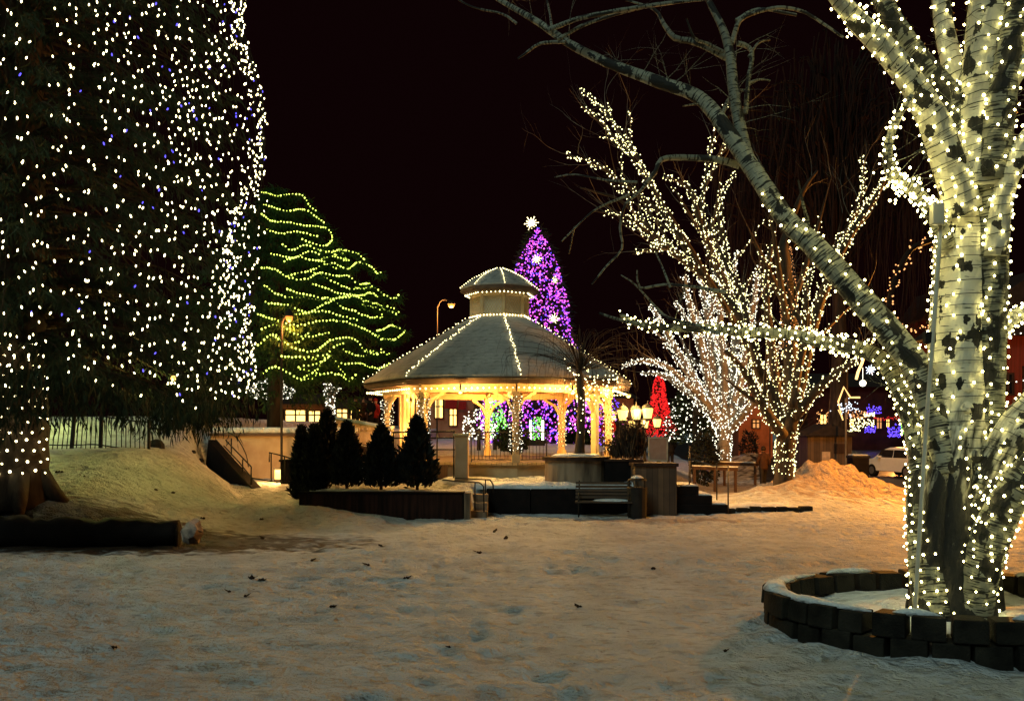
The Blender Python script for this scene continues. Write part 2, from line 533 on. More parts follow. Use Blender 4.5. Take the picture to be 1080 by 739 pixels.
def tag(o, label, cat, group=None, kind=None):
    o['label'] = label; o['category'] = cat
    if group:
        o['group'] = group
    if kind:
        o['kind'] = kind
    return o


def struct(o, label, cat, kind='structure'):
    o['kind'] = kind; o['label'] = label; o['category'] = cat
    return o


def dup(root, loc, rz=0, label=None, scale=None):
    def cp(o, parent):
        c = o.copy(); COL.objects.link(c)
        if parent:
            c.parent = parent
        for ch in o.children:
            cp(ch, c)
        return c
    r = cp(root, None)
    r.location = loc; r.rotation_euler = (0, 0, rz)
    if scale:
        r.scale = scale
    if label:
        r['label'] = label
    WL[r.name] = Vector(loc)
    return r


def point(name, loc, col, power, radius=.1, parent=None):
    l = bpy.data.lights.new(name, 'POINT')
    l.color = col; l.energy = power; l.shadow_soft_size = radius
    o = bpy.data.objects.new(name, l); COL.objects.link(o)
    if parent:
        o.parent = parent
        o.location = Vector(loc) - WL[parent.name]
    else:
        o.location = loc
    return o


def spline(pts, rads=None, step=.15):
    """Catmull-Rom through pts (and radii), resampled about every step metres."""
    pts = [Vector(p) for p in pts]
    if rads is None:
        rads = [1] * len(pts)
    ext = [pts[0] * 2 - pts[1]] + pts + [pts[-1] * 2 - pts[-2]]
    er = [rads[0]] + list(rads) + [rads[-1]]
    P_, R_ = [], []
    for i in range(1, len(ext) - 2):
        a, b, c, d = ext[i - 1:i + 3]
        n = max(2, int((c - b).length / step))
        for k in range(n):
            t = k / n
            q = .5 * ((2 * b) + (c - a) * t + (2 * a - 5 * b + 4 * c - d) * t * t + (3 * b - a - 3 * c + d) * t ** 3)
            P_.append(q); R_.append(er[i] * (1 - t) + er[i + 1] * t)
    P_.append(pts[-1]); R_.append(rads[-1])
    return P_, R_


def pxpath(pl, y0, y1, step=.15, jit=0):
    """[(px, py, r_px)] with depth running from y0 to y1 -> world path and radii."""
    n = len(pl)
    W, Rr = [], []
    for i, (x, y, r) in enumerate(pl):
        Y = y0 + (y1 - y0) * (i / (n - 1)) + (random.uniform(-jit, jit) if 0 < i < n - 1 else 0)
        W.append(P(x, y, Y)); Rr.append(r * Y / F)
    return spline(W, Rr, step)


def helix(path, rads, pitch, spacing, off=.012, phase=None, step=.03, jit=.0):
    """A string wound round a limb: wire points and bulb points (point, outward)."""
    ph = random.uniform(0, 6.28) if phase is None else phase
    wire, bulbs, acc = [], [], random.uniform(0, spacing)
    seed_ = ph
    nn = None
    last = None
    for i in range(len(path) - 1):
        a, b = path[i], path[i + 1]
        t = (b - a)
        L = t.length
        if L < 1e-6:
            continue
        t /= L
        if nn is None:
            nn = t.orthogonal().normalized()
        nn = (nn - t * nn.dot(t)).normalized()
        bb = t.cross(nn)
        r = (rads[i] + rads[i + 1]) / 2
        pitch_ = pitch * (1 + .45 * math.sin(i * .9 + seed_) * math.sin(i * .37 + seed_ * 2))
        circ = 2 * math.pi * r / pitch_          # turn length per metre along the limb
        m = max(1, int(L * math.sqrt(1 + circ * circ) / step / (1 + r * 4)))
        for k in range(m):
            u = k / m
            ph += 2 * math.pi * (L / m) / pitch_
            rr = rads[i] * (1 - u) + rads[i + 1] * u + off
            o = nn * math.cos(ph) + bb * math.sin(ph)
            q = a.lerp(b, u) + o * rr
            if jit:
                q = q + Vector((random.gauss(0, jit), random.gauss(0, jit), random.gauss(0, jit)))
            if last is not None:
                acc += (q - last).length
            last = q
            wire.append(q)
            if acc >= spacing:
                acc = random.uniform(-.25, .25) * spacing
                bulbs.append((q, o))
    return wire, bulbs


BULB_MESH = {}


def bulb_mesh(key, r, st, mat):
    if key not in BULB_MESH:
        b = MB()
        rings = []
        for z, k in ((1, .0), (.8, .6), (.25, .95), (-.3, .95), (-.8, .6), (-1, 0)):
            rings.append([Vector((math.cos(a) * max(k, .02) * r, math.sin(a) * max(k, .02) * r, z * r * st)) for a in [i * math.pi / 3 for i in range(6)]])
        b.loft(rings)
        BULB_MESH[key] = b.mesh('bulb', mat, smooth=True)
    return BULB_MESH[key]


def near_string(label, wires, bulbs, group, key, r, st, mat, wire_r=.004, origin=None, alt=None):
    """A light string with its wire and each bulb a part of its own (the 100 nearest ones; the rest as one part)."""
    org = Vector(origin) if origin is not None else Vector(wires[0][0])
    t = thing('light_string', label, 'string lights', org, group)
    w = MB()
    for wr in wires:
        if len(wr) > 1:
            w.tube(wr, wire_r, n=4, caps=False)
    w.build('wire', M['wire'], t)
    bulbs = sorted(bulbs, key=lambda b: b[0].y)
    me = bulb_mesh(key, r, st, mat)
    for q, o in bulbs[:100]:
        ob = bpy.data.objects.new('bulb', me if not (alt and random.random() < alt[1]) else bulb_mesh(key + '_alt', r, st, alt[0]))
        COL.objects.link(ob); ob.parent = t
        ob.location = q + o * r * .9 - org
        ob.rotation_euler = (random.uniform(-.5, .5), random.uniform(-.5, .5) + (0 if st < 1.2 else .15), random.uniform(0, 3))
        k = random.uniform(.8, 1.2)
        ob.scale = (k, k, k)
    if len(bulbs) > 100:
        rest = MB()
        for q, o in bulbs[100:]:
            rest.bulb(q + o * r * .9, r, st)
        rb = rest.build('bulb', mat, t)
        rb['kind'] = 'stuff'
    return t


def far_string(label, wires, bulbs, group, r, mat, wire_r=.006, st=1.0, mats=None):
    """A distant light string: wire and bulbs in one mesh (bulbs are about a pixel)."""
    m = MB()
    for wr in wires:
        if len(wr) > 1:
            m.tube(wr, wire_r, n=3, caps=False, mat=0)
    nm = len(mats) if mats else 1
    for q in bulbs:
        m.bulb(q, r * random.uniform(.75, 1.25), st, mat=1 + (random.randrange(nm) if mats else 0))
    org = bulbs[0] if bulbs else wires[0][0]
    o = m.build('light_string', [M['wire']] + (mats if mats else [mat]), origin=org)
    return tag(o, label, 'string lights', group)


# ------------------------------------------------------------------ the lie of the land
def vnoise(x, y, s, seed=0):
    """Smooth value noise, vectorised."""
    x = np.asarray(x, float) / s; y = np.asarray(y, float) / s
    xi = np.floor(x).astype(int); yi = np.floor(y).astype(int)
    fx = x - xi; fy = y - yi
    fx = fx * fx * (3 - 2 * fx); fy = fy * fy * (3 - 2 * fy)

    def h(a, b):
        k = (a * 374761393 + b * 668265263 + seed * 974711) & 0x7fffffff
        k = ((k ^ (k >> 13)) * 1274126177) & 0x7fffffff
        return ((k ^ (k >> 16)) & 0xffff) / 65535.0
    return (h(xi, yi) * (1 - fx) + h(xi + 1, yi) * fx) * (1 - fy) + (h(xi, yi + 1) * (1 - fx) + h(xi + 1, yi + 1) * fx) * fy - .5


def gz(x, y, fine=True):
    x = np.asarray(x, float); y = np.asarray(y, float)
    # plaza round the bandstand, held by a low wall in front
    yw = np.where(x < -1.0, 23.95, 25.25)
    step = ss(yw + .05, yw + .4, y)
    step = np.where(x < -5.6, ss(22.8, 29.0, y), step)
    right = 1 - ss(4.5, 5.0 + np.minimum(np.maximum(y - 27, 0) * .35, 5.5), x)
    plaza = (.70 * step + .50 * ss(29, 40, y) + .9 * ss(42, 100, y)) * right
    plaza = plaza + .22 * ss(25.5, 27.6, y) * right
    plaza = plaza + (1 - right) * (.55 * ss(45, 120, y))
    # wooded bank, cut off sharply beside the sunken path
    xb = np.interp(y, [18, 23, 26, 28, 31, 33], [-5.7, -5.9, -6.4, -7.25, -9.5, -11.0])
    xa = np.interp(y, [18, 24, 28, 31, 33], [-11.6, -11.4, -11.2, -11.6, -12.3])
    hill = (1.0 * ss(18.2, 20.2, y) + .85 * ss(20.2, 26.5, y)) * (1 - ss(0, 1, (x - xa) / (xb - xa)))
    hill = hill + 1.1 * ss(27.2, 34, y) * (1 - ss(-11.9, -10.4, x))
    upper = (2.28 + .3 * ss(38, 60, y)) * ss(33.25, 33.6, y) * (1 - ss(-6.1, -5.75, x))
    low = np.where(x < -5.6, .62 * ss(22.8, 28.5, y), plaza)
    low = np.where(y < 33.2, low, plaza)
    z = np.maximum(np.maximum(low, hill), upper)
    # snow heaped round the lit tree and shovelled piles
    z = z + .72 * np.exp(-(((x - 10.5) / 2.1) ** 2 + ((y - 30.2) / 1.9) ** 2)) + .30 * np.exp(-(((x - 8.6) / 2.6) ** 2 + ((y - 28.2) / 2.2) ** 2))
    z = z + .45 * np.exp(-(((x - 12.2) / 2.0) ** 2 + ((y - 30.5) / 1.5) ** 2))
    z = z + 1.25 * np.exp(-(((x - 12.6) / 1.9) ** 2 + ((y - 47) / 2.5) ** 2))
    z = z + .42 * (1 - ss(-5.4, -2.4, x)) * np.exp(-((y - 23.1) / .75) ** 2) * ss(-9, -6, x)
    # drift against the stone ring
    rr = np.sqrt(((x - 5.27) / 2.25) ** 2 + ((y - 10.55) / 1.72) ** 2)
    z = z + .10 * np.exp(-((rr - 1.04) / .12) ** 2) * (.6 + 1.6 * vnoise(x, y, .35, 3))
    if fine:
        road = ss(11.5, 13.0, x - np.maximum(y - 33, 0) * .05) * ss(32.6, 34.0, y)
        k = (1 - .9 * road)
        z = z + k * (.08 * vnoise(x, y, 5, 1) + .020 * vnoise(x, y, 1.7, 2) + .028 * vnoise(x, y, .55, 4) + .042 * vnoise(x, y * 1.4, .26, 5))
        z = z - k * (.026 * ss(.08, .26, vnoise(x, y * 1.3, .36, 50)) + .045 * ss(.08, .22, vnoise(x * 1.2, y, .25, 51)) * ss(-.2, .2, vnoise(x, y, 2.6, 52)))
        rough = np.exp(-(((x - 10.8) / 2.8) ** 2 + ((y - 30.2) / 2.2) ** 2))
        z = z + rough * (.6 * vnoise(x, y, 1.0, 8) + .55 * vnoise(x, y, .5, 9) + .2 * vnoise(x, y, .27, 10))
    return z


def G(x, y):
    return float(gz(x, y))


def graded(segs):
    out = []
    for a, b, d in segs:
        n = max(1, int(round((b - a) / d)))
        out.extend([a + (b - a) * i / n for i in range(n)])
    out.append(segs[-1][1])
    return np.array(out)


xs = graded([(-500, -60, 40), (-60, -20, 2.5), (-20, -13, .4), (-13, 14, .12), (14, 24, .5), (24, 60, 3), (60, 500, 40)])
ys = graded([(-60, -6, 6), (-6, 3, .6), (3, 6, .1), (6, 26, .105), (26, 36, .16), (36, 60, .6), (60, 140, 4), (140, 700, 70)])
XX, YY = np.meshgrid(xs, ys)
ZZ = gz(XX, YY)
nx, ny = len(xs), len(ys)
me = bpy.data.meshes.new('snow_ground')
idx = np.arange(nx * ny).reshape(ny, nx)
fc = np.stack([idx[:-1, :-1], idx[:-1, 1:], idx[1:, 1:], idx[1:, :-1]], -1).reshape(-1, 4)
me.from_pydata(np.stack([XX, YY, ZZ], -1).reshape(-1, 3).tolist(), [], fc.tolist())
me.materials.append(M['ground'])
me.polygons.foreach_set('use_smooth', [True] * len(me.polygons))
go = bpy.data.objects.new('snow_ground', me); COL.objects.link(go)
struct(go, 'trodden snow covering the park lawn and the bank', 'snow')
print('ground', nx * ny)
# the street beyond the snow mound
rd = MB()
ry = list(np.arange(33.2, 60, .8)) + list(np.arange(60, 150, 6))
for a, b in zip(ry[:-1], ry[1:]):
    for k in range(10):
        q = []
        for (yy, kk) in ((a, k), (a, k + 1), (b, k + 1), (b, k)):
            l0 = 11.9 + max(0, yy - 38) * .06 + .25 * math.sin(yy * 1.3)
            xx = l0 + (60 - l0) * (kk / 10) ** 1.6
            q.append((xx, yy, float(gz(xx, yy, False)) + .05))
        rd.add(q, [(0, 1, 2, 3)])
struct(rd.build('road', M['asphalt']), 'dark wet street with tyre-packed snow', 'road')
# ------------------------------------------------------------------ the stone ring and the near birch
PC = Vector((5.27, 10.55, 0))
RXO, RYO = 2.25, 1.72


def ring_pt(a, k, z):
    return Vector((PC.x + math.cos(a) * (RXO - k), PC.y + math.sin(a) * (RYO - k), z))


planter = thing('stone_planter', 'low ring of dark stone blocks with snow inside, round the nearest birch', 'planter', PC)
mb = MB()
nb = 34
for course, (z0, z1) in enumerate(((-.12, .21), (.215, .45))):
    for i in range(nb):
        a0 = 2 * math.pi * (i + .5 * course) / nb
        a1 = a0 + 2 * math.pi / nb - random.uniform(.016, .034)
        if course and i in (9, 20):
            a1 -= .03
        dk = random.uniform(-.025, .025); dz = random.uniform(-.018, .012)
        na = 3
        top, bot = [], []
        for k, sgn in ((0 + dk, 1), (.33 + dk, -1)):
            rng = range(na + 1) if sgn > 0 else range(na, -1, -1)
            for q in rng:
                a = a0 + (a1 - a0) * q / na
                bot.append(ring_pt(a, k, z0)); top.append(ring_pt(a, k + (.02 if sgn > 0 else -.02), z1 + dz))
        mb.loft([bot, top])
ring = mb.build('stone_ring', M['block'], planter, bevel=.014)
sf = MB()
nr, na = 9, 48
vs = [(PC.x, PC.y, .24)]
for i in range(1, nr + 1):
    for j in range(na):
        a = 2 * math.pi * j / na; k = i / nr
        x, y = PC.x + math.cos(a) * (RXO - .30) * k, PC.y + math.sin(a) * (RYO - .30) * k
        vs.append((x, y, .17 + .05 * k + .12 * float(vnoise(x, y, .4, 31)) + .06 * float(vnoise(x, y, .15, 33))))
fs = [(0, 1 + j, 1 + (j + 1) % na) for j in range(na)]
for i in range(nr - 1):
    for j in range(na):
        a = 1 + i * na; k = (j + 1) % na
        fs.append((a + j, a + na + j, a + na + k, a + k))
sf.add(vs, fs)
sf.build('snow_fill', M['snow'], planter, smooth=True)
for a0, a1, w in ((2.2, 3.95, .3), (1.75, 2.1, .16), (4.05, 4.3, .16), (1.2, 1.35, .1), (4.62, 4.78, .12), (5.2, 5.32, .12), (.7, .86, .14)):
    cap = MB()
    n = int((a1 - a0) / .035)
    rings = []
    for i in range(n + 1):
        a = a0 + (a1 - a0) * i / n
        e = math.sin(math.pi * i / n) ** .5 * (0.75 + .5 * float(vnoise(i * .3, a0, 1, 5)))
        c = .165 + .05 * float(vnoise(i * .25, 7, 1, 6)); ww = w * .5 * max(e, .05); h = .055 * max(e, .05)
        rings.append([ring_pt(a, c - ww, .44), ring_pt(a, c - ww * .7, .45 + h), ring_pt(a, c, .453 + h * 1.3), ring_pt(a, c + ww * .7, .45 + h), ring_pt(a, c + ww, .44)])
    cap.loft(rings, cap0=True, cap1=True)
    cap.build('snow_cap', M['snow'], planter, smooth=True)

TY = 10.6
birch = thing('birch_tree', 'thick white birch with many lit limbs, nearest tree, rising from the stone ring', 'tree', (5.27, TY, .2))
# (name, pixel polyline with half widths, depth at base, depth at tip)
trunk_pl = [(1004, 655, 41), (1004, 610, 38), (1005, 560, 36), (1005, 510, 35), (1008, 460, 34), (1009, 410, 31), (1011, 350, 29), (1014, 290, 28), (1018, 235, 29), (1024, 200, 29)]
limbs = {
    'leaning limb': ([(1000, 500, 12.6), (985, 440, 14.3), (968, 390, 14.3), (940, 352, 14.3), (905, 312, 13.4), (862, 263, 11.8), (830, 232, 10.5), (800, 188, 9.2), (768, 140, 8.4), (737, 103, 7.1), (690, 85, 6.3), (640, 66, 5.0), (600, 46, 4.2), (568, 24, 3.4), (530, 2, 2.5), (505, -12, 1.7)], 10.35, 12.6),
    'upright fork': ([(806, 196, 6.4), (789, 165, 6.4), (780, 132, 6.4), (773, 90, 5.8), (770, 58, 5.2), (762, 30, 4.0), (748, 2, 3.2), (738, -20, 2.4)], 11.4, 12.0),
    'outer stem': ([(1018, 225, 19), (1004, 180, 18), (988, 135, 16), (962, 88, 13), (930, 48, 12), (900, 18, 10), (872, -18, 8)], 10.45, 10.1),
    'second stem': ([(1034, 215, 20), (1024, 160, 18), (1000, 105, 15), (972, 65, 11), (946, 28, 10), (925, -10, 9)], 10.5, 10.9),
    'twin stem': ([(1035, 520, 17), (1040, 460, 17), (1043, 400, 16), (1045, 340, 15.5), (1046, 280, 16), (1045, 225, 17), (1040, 180, 16)], 10.5, 10.4),
    'slender stem': ([(1020, 120, 13), (1005, 70, 10.5), (996, 30, 9.5), (990, -20, 8.5)], 10.75, 11.2),
    'broad stem': ([(1034, 200, 27), (1034, 140, 22), (1037, 80, 21), (1042, 30, 21), (1046, -25, 20)], 10.45, 10.5),
    'right stem': ([(1044, 190, 18), (1052, 130, 16), (1062, 70, 14), (1072, 20, 12), (1084, -25, 10)], 10.3, 10.1),
    'rising side limb': ([(1046, 130, 11), (1062, 95, 8), (1085, 62, 8), (1120, 30, 6), (1170, 0, 4)], 10.3, 9.9),
    'hooked side limb': ([(1050, 270, 12), (1056, 215, 11), (1066, 180, 11), (1085, 145, 10), (1110, 120, 8), (1150, 95, 6)], 10.3, 10.0),
    'level side limb': ([(1046, 365, 9), (1062, 340, 8), (1090, 326, 8), (1130, 318, 6), (1180, 300, 4)], 10.5, 10.8),
    'heavy low limb': ([(1010, 652, 22), (1022, 590, 25), (1041, 532, 27), (1062, 480, 25), (1085, 445, 25), (1120, 410, 22), (1170, 360, 18), (1230, 300, 14)], 10.5, 9.9),
    'lower low limb': ([(1026, 655, 18), (1034, 605, 19), (1048, 558, 19), (1068, 520, 18), (1095, 488, 17), (1140, 460, 14), (1200, 440, 10)], 10.2, 9.6),
    'left root stem': ([(984, 650, 20), (978, 590, 19), (976, 530, 19), (972, 480, 13), (960, 440, 10), (948, 405, 10), (930, 380, 9), (905, 367, 8), (870, 361, 7), (830, 352, 6), (785, 350, 5.5), (745, 346, 5), (700, 345, 4), (672, 341, 3), (655, 332, 2)], 10.25, 12.8),
    'tangled side limb': ([(1000, 260, 9), (985, 228, 8), (965, 202, 7), (942, 186, 6), (936, 160, 5), (945, 128, 4), (962, 100, 2.5)], 10.52, 10.0),
}
PATHS = {}
tp, tr = pxpath(trunk_pl, TY, TY + .1, .1)
mb = MB()
mb.tube(tp, tr, n=24, wob=.03)
# buttress stems fused into the foot of the trunk
for (x0, x1, r, dy) in ((978, 990, 17, -.25), (1032, 1022, 17, -.2), (1006, 1008, 20, -.32), (1045, 1030, 14, .1), (968, 984, 12, .12)):
    pp, rr = pxpath([(x0, 658, r * 1.15), (x0 + (x1 - x0) * .4, 590, r), (x1, 520, r * .9), (x1 + (1010 - x1) * .5, 450, r * .7)], TY + dy, TY + dy * .6, .1)
    mb.tube(pp, rr, n=12, wob=.06)
for _ in range(16):                      # burls
    i = random.randrange(4, 26)
    a = random.uniform(3.2, 6.2)
    c = tp[i] + Vector((math.cos(a), math.sin(a), 0)) * tr[i] * .92
    r = random.uniform(.05, .11)
    mb.lathe([(0.01, -r), (r * .8, -r * .6), (r, 0), (r * .75, r * .6), (.01, r)], c, 8)
mb.build('trunk', M['birch'], birch, smooth=True)
for nm, (pl, y0, y1) in limbs.items():
    pp, rr = pxpath(pl, y0, y1, .1)
    PATHS[nm] = (pp, rr)
    m = MB(); m.tube(pp, rr, n=12 if rr[0] > .08 else 8, wob=.03)
    ob = m.build('limb', M['birch'] if nm in ('heavy low limb',) else M['birch_dark_shaded'] if nm in ('twin stem', 'upright fork', 'second stem', 'right stem', 'left root stem', 'lower low limb', 'tangled side limb') else M['birch_lean_dimmed'] if nm == 'leaning limb' else M['birch_limb'], birch, smooth=True)


def twigs(mb, base, d, L, r, depth=2, droop=0.0, n=4, spread=.6):
    """A thin branching twig."""
    p = Vector(base); d = Vector(d).normalized()
    pts, rads = [p.copy()], [r]
    k = max(4, int(L / .12))
    for i in range(k):
        d = (d + Vector((random.gauss(0, .10), random.gauss(0, .10), random.gauss(0, .10) - droop))).normalized()
        p = p + d * (L / k)
        pts.append(p.copy()); rads.append(r * (1 - .8 * (i + 1) / k))
    mb.tube(pts, rads, n=n, caps=False)
    if depth > 0:
        for _ in range(random.randint(2, 4)):
            i = random.randrange(len(pts) // 3, len(pts) - 1)
            e = (pts[i + 1] - pts[i]).normalized()
            e = (e + Vector((random.gauss(0, spread), random.gauss(0, spread * .6), random.gauss(0, spread)))).normalized()
            twigs(mb, pts[i], e, L * random.uniform(.35, .65), rads[i] * .6, depth - 1, droop, n, spread)


mb = MB()
bare = [
    [(770, 62, 4), (735, 45, 3.6), (712, 40, 3.2), (700, 25, 2.4), (690, 10, 1.8), (660, 0, 1)],
    [(764, 56, 2.5), (745, 46, 2), (732, 40, 1.5), (724, 20, 1)],
    [(772, 46, 3), (780, 22, 2.6), (795, 14, 2.2), (820, 8, 2), (846, 12, 1.8), (868, 25, 1.6), (890, 40, 1.2)],
    [(778, 46, 3), (790, 50, 2.6), (793, 62, 2.4), (789, 85, 2.6), (786, 120, 3)],
    [(790, 60, 1.6), (800, 45, 1.4), (812, 42, 1)],
    [(789, 88, 1.6), (800, 84, 1.3), (812, 85, .9)],
    [(776, 22, 2.2), (800, 10, 1.8), (840, 16, 1.5)],
    [(578, 32, 3), (610, 20, 2.6), (650, 12, 2.4), (700, 4, 2), (760, -2, 1.5)],
    [(588, 42, 2), (620, 25, 2), (670, 10, 1.7), (720, 2, 1.5)],
    [(596, 44, 2), (570, 46, 1.8), (552, 58, 1.4), (546, 62, 1)],
    [(583, 36, 1.6), (580, 15, 1.4), (576, -5, 1)],
    [(545, 25, 1.6), (530, 15, 1.3), (500, 8, 1), (480, -2, .8)],
    [(780, 174, 4.5), (755, 168, 4), (720, 166, 3.4), (698, 168, 3), (692, 180, 2.4), (680, 195, 2)],
    [(692, 182, 1.8), (672, 205, 1.8), (660, 215, 1.6), (654, 240, 1.5), (656, 262, 1.3), (640, 280, 1.2), (624, 300, .9)],
    [(672, 192, 1.5), (640, 190, 1.3), (605, 184, .9), (585, 187, .6)],
    [(664, 205, 1.4), (630, 220, 1.2), (612, 235, 1), (592, 255, .7)],
    [(606, 239, .8), (600, 268, .6)],
    [(760, 352, 2.2), (735, 343, 2), (705, 335, 1.6), (690, 322, 1.3), (670, 300, .9), (655, 290, .6)],
    [(678, 343, 2), (650, 336, 1.8), (632, 330, 1.4)],
    [(765, 308, 2.2), (730, 302, 1.8), (700, 300, 1.5), (675, 303, 1.2), (672, 285, .8)],
    [(707, 303, 1.4), (700, 285, 1.1), (690, 262, .8)],
    [(760, 128, 2.2), (768, 105, 1.8), (780, 95, 1.4), (790, 98, 1)],
    [(748, 118, 1.8), (738, 110, 1.3), (720, 112, .8)],
    [(850, 255, 3), (852, 235, 2.2), (847, 215, 1.6), (842, 190, 1)],
]
for pl in bare:
    y = 11.9 if pl[0][0] < 850 else 11.3
    pp, rr = pxpath(pl, y, y + random.uniform(-.5, .6), .08, .05)
    mb.tube(pp, rr, n=5, caps=False, wob=.1)
for nm in ('leaning limb', 'upright fork', 'left root stem', 'outer stem', 'tangled side limb', 'right stem'):
    pp, rr = PATHS[nm]
    for _ in range(11 if nm != 'leaning limb' else 16):
        i = random.randrange(len(pp) // 4, len(pp) - 2)
        twigs(mb, pp[i], (random.gauss(0, .6), random.gauss(0, .4), random.uniform(-.1, 1)), random.uniform(.5, 1.3), random.uniform(.004, .009), 1)
mb.build('twig', M['birch_dark_shaded'], birch, smooth=True, label='bare thin grey twigs')

# bulbs wound over it
GRP = 'warm light strings wound on the nearest birch'


def jumble(cx, cy, sx, sy, n, Y, sz=.25):
    out = []
    for _ in range(n):
        q = P(random.gauss(cx, sx), random.gauss(cy, sy), Y + random.uniform(-sz, sz))
        out.append((q, Vector((0, -1, 0))))
    return out


def clip_front(b, keep=.55):
    return b


def trunk_string(label, i0, i1, pitch, spacing):
    w, b = helix(tp[i0:i1], [r * 1.02 for r in tr[i0:i1]], pitch, spacing, .02)
    near_string(label, [w], b, GRP, 'birch_bulb', .013, 1.15, M['b_warm'], .005)


n = len(tp)
trunk_string('warm bulbs wound round the dark foot of the nearest birch trunk', 0, int(n * .34), .16, .26)
trunk_string('warm bulbs in level rings on the white middle of the nearest birch trunk', int(n * .34), int(n * .68), .13, .33)
trunk_string('warm bulbs round the nearest birch trunk just below where it forks', int(n * .68), n, .13, .27)
for nm, pitch, sp, t0, t1, lab in (
    ('leaning limb', .22, .22, .04, .46, 'warm bulbs along the lower half of the limb leaning over the plaza'),
    ('outer stem', .12, .22, 0, 1, 'warm bulbs on the outermost rising stem, reaching the top edge over the dark sky'),
    ('second stem', .12, .25, 0, 1, 'warm bulbs on the dark stem close behind the outermost one'),
    ('twin stem', .12, .22, 0, 1, 'warm bulbs on the dark twin stem fused against the pale trunk'),
    ('slender stem', .17, .3, 0, 1, 'few warm bulbs on the slender pale upright stem'),
    ('broad stem', .15, .32, 0, 1, 'warm bulbs on the broadest upright stem at the top of the birch'),
    ('right stem', .13, .25, 0, 1, 'warm bulbs on the upright stem beside the broadest one'),
    ('rising side limb', .14, .15, 0, 1, 'warm bulbs on the short limb rising steeply out of the frame'),
    ('hooked side limb', .15, .18, 0, 1, 'warm bulbs on the hooked limb halfway up the birch'),
    ('level side limb', .12, .08, 0, 1, 'dense warm bulbs on the level limb before the dark red building'),
    ('heavy low limb', .10, .26, .1, 1, 'warm bulbs in close rings on the heavy low limb'),
    ('lower low limb', .12, .15, .1, 1, 'warm bulbs on the lowest dark limb above the stone ring'),
    ('left root stem', .13, .105, 0, .5, 'warm bulbs up the side stem that bends away from the trunk'),
    ('tangled side limb', .10, .055, .1, 1, 'tangled knot of warm bulbs on the short limb beside the upper trunk'),
):
    pp, rr = PATHS[nm]
    a, b_ = int(len(pp) * t0), int(len(pp) * t1)
    w, bl = helix(pp[a:b_], rr[a:b_], pitch, sp, .016, jit=.004)
    if nm == 'tangled side limb':
        bl += jumble(945, 195, 12, 10, 26, 10.15) + jumble(975, 210, 9, 9, 14, 10.15)
    if nm == 'outer stem':
        bl += jumble(915, 28, 14, 9, 22, 10.15, .12)
    if nm == 'lower low limb':
        bl += jumble(1045, 530, 16, 22, 34, 9.95, .1)
    near_string(lab, [w], bl, GRP, 'birch_bulb', .013, 1.15, M['b_warm'], .005)
pp, rr = PATHS['left root stem']
a = int(len(pp) * .5)
w, bl = helix(pp[a:], [max(r, .03) for r in rr[a:]], .11, .07, .02, jit=.02)
near_string('greenish lit branch reaching level from the birch toward the bandstand', [w], bl, GRP, 'birch_bulb', .013, 1.15, M['b_warm'], .005)
# vertical run of bulbs down both sides of the trunk, as the installers left them
for (x, lab) in ((965, 'hanging row of warm bulbs down the shaded flank of the trunk'), (1047, 'hanging row of warm bulbs down the trunk flank facing the red building')):
    pts = []
    i = 0
    py = 250
    while py < 640:
        fr = (py - 250) / 390
        xx = (985 - 14 * fr) if x < 1000 else (1055 - 6 * fr)
        pts.append((P(xx + random.uniform(-4, 4), py, TY - .08 + random.uniform(-.08, .05)), Vector((0, -1, 0))))
        py += random.uniform(7, 13)
    near_string(lab, [[p for p, _ in pts]], pts, GRP, 'birch_bulb', .013, 1.15, M['b_warm'], .005)

# electrical conduit on the trunk
cd = thing('cable_conduit', 'pale metal conduit pipe running up the birch trunk to a small box', 'conduit', P(966, 648, 10.12))
m = MB()
pp, rr = pxpath([(965, 648, 2.4), (970, 560, 2.4), (977, 450, 2.4), (985, 340, 2.4), (992, 236, 2.4)], 10.10, 10.14, .3)
m.tube(pp, rr, n=8)
m.build('pipe', M['conduit'], cd, smooth=True)
m = MB(); m.box(P(988, 226, 10.1), (.13, .1, .24)); m.build('socket_box', M['conduit'], cd, bevel=.01)
m = MB(); m.box(P(980, 356, 10.16), (.12, .09, .13)); m.build('junction_box', M['iron'], cd, bevel=.01)

# ------------------------------------------------------------------ the huge spruce
SX, SY = -11.15, 20.0
SZ = G(SX, SY)
spruce = thing('spruce_tree', 'huge dark spruce hung all over with drooping strands of white bulbs', 'tree', (SX, SY, SZ))
m = MB()
pp, rr = spline([(SX, SY, SZ - .3), (SX, SY, SZ + .4), (SX, SY, SZ + 3), (SX + .05, SY, SZ + 12), (SX, SY, 17)], [.86, .66, .60, .42, .1], .3)
m.tube(pp, rr, n=16, wob=.05)
for a in range(6):
    d = Vector((math.cos(a * 1.05), math.sin(a * 1.05), 0))
    m.tube([Vector((SX, SY, SZ + .5)) + d * .42, Vector((SX, SY, SZ + .0)) + d * .8, Vector((SX, SY, SZ - .35)) + d * 1.2], [.26, .2, .1], n=7)
m.build('trunk', M['brown_bark'], spruce, smooth=True)


def prof(z):                      # crown radius by height
    return float(np.interp(z, [2.4, 3.2, 4.6, 7, 8.6, 9.4, 10.6, 12.4, 13.5, 16.5, 18], [4.6, 4.98, 5.08, 5.15, 5.2, 4.95, 4.85, 4.9, 4.5, 2.0, .2]))


def lobes(a, z):
    return 1 + .05 * math.sin(5 * a + z * .7) + .035 * math.sin(11 * a - z * 1.3)


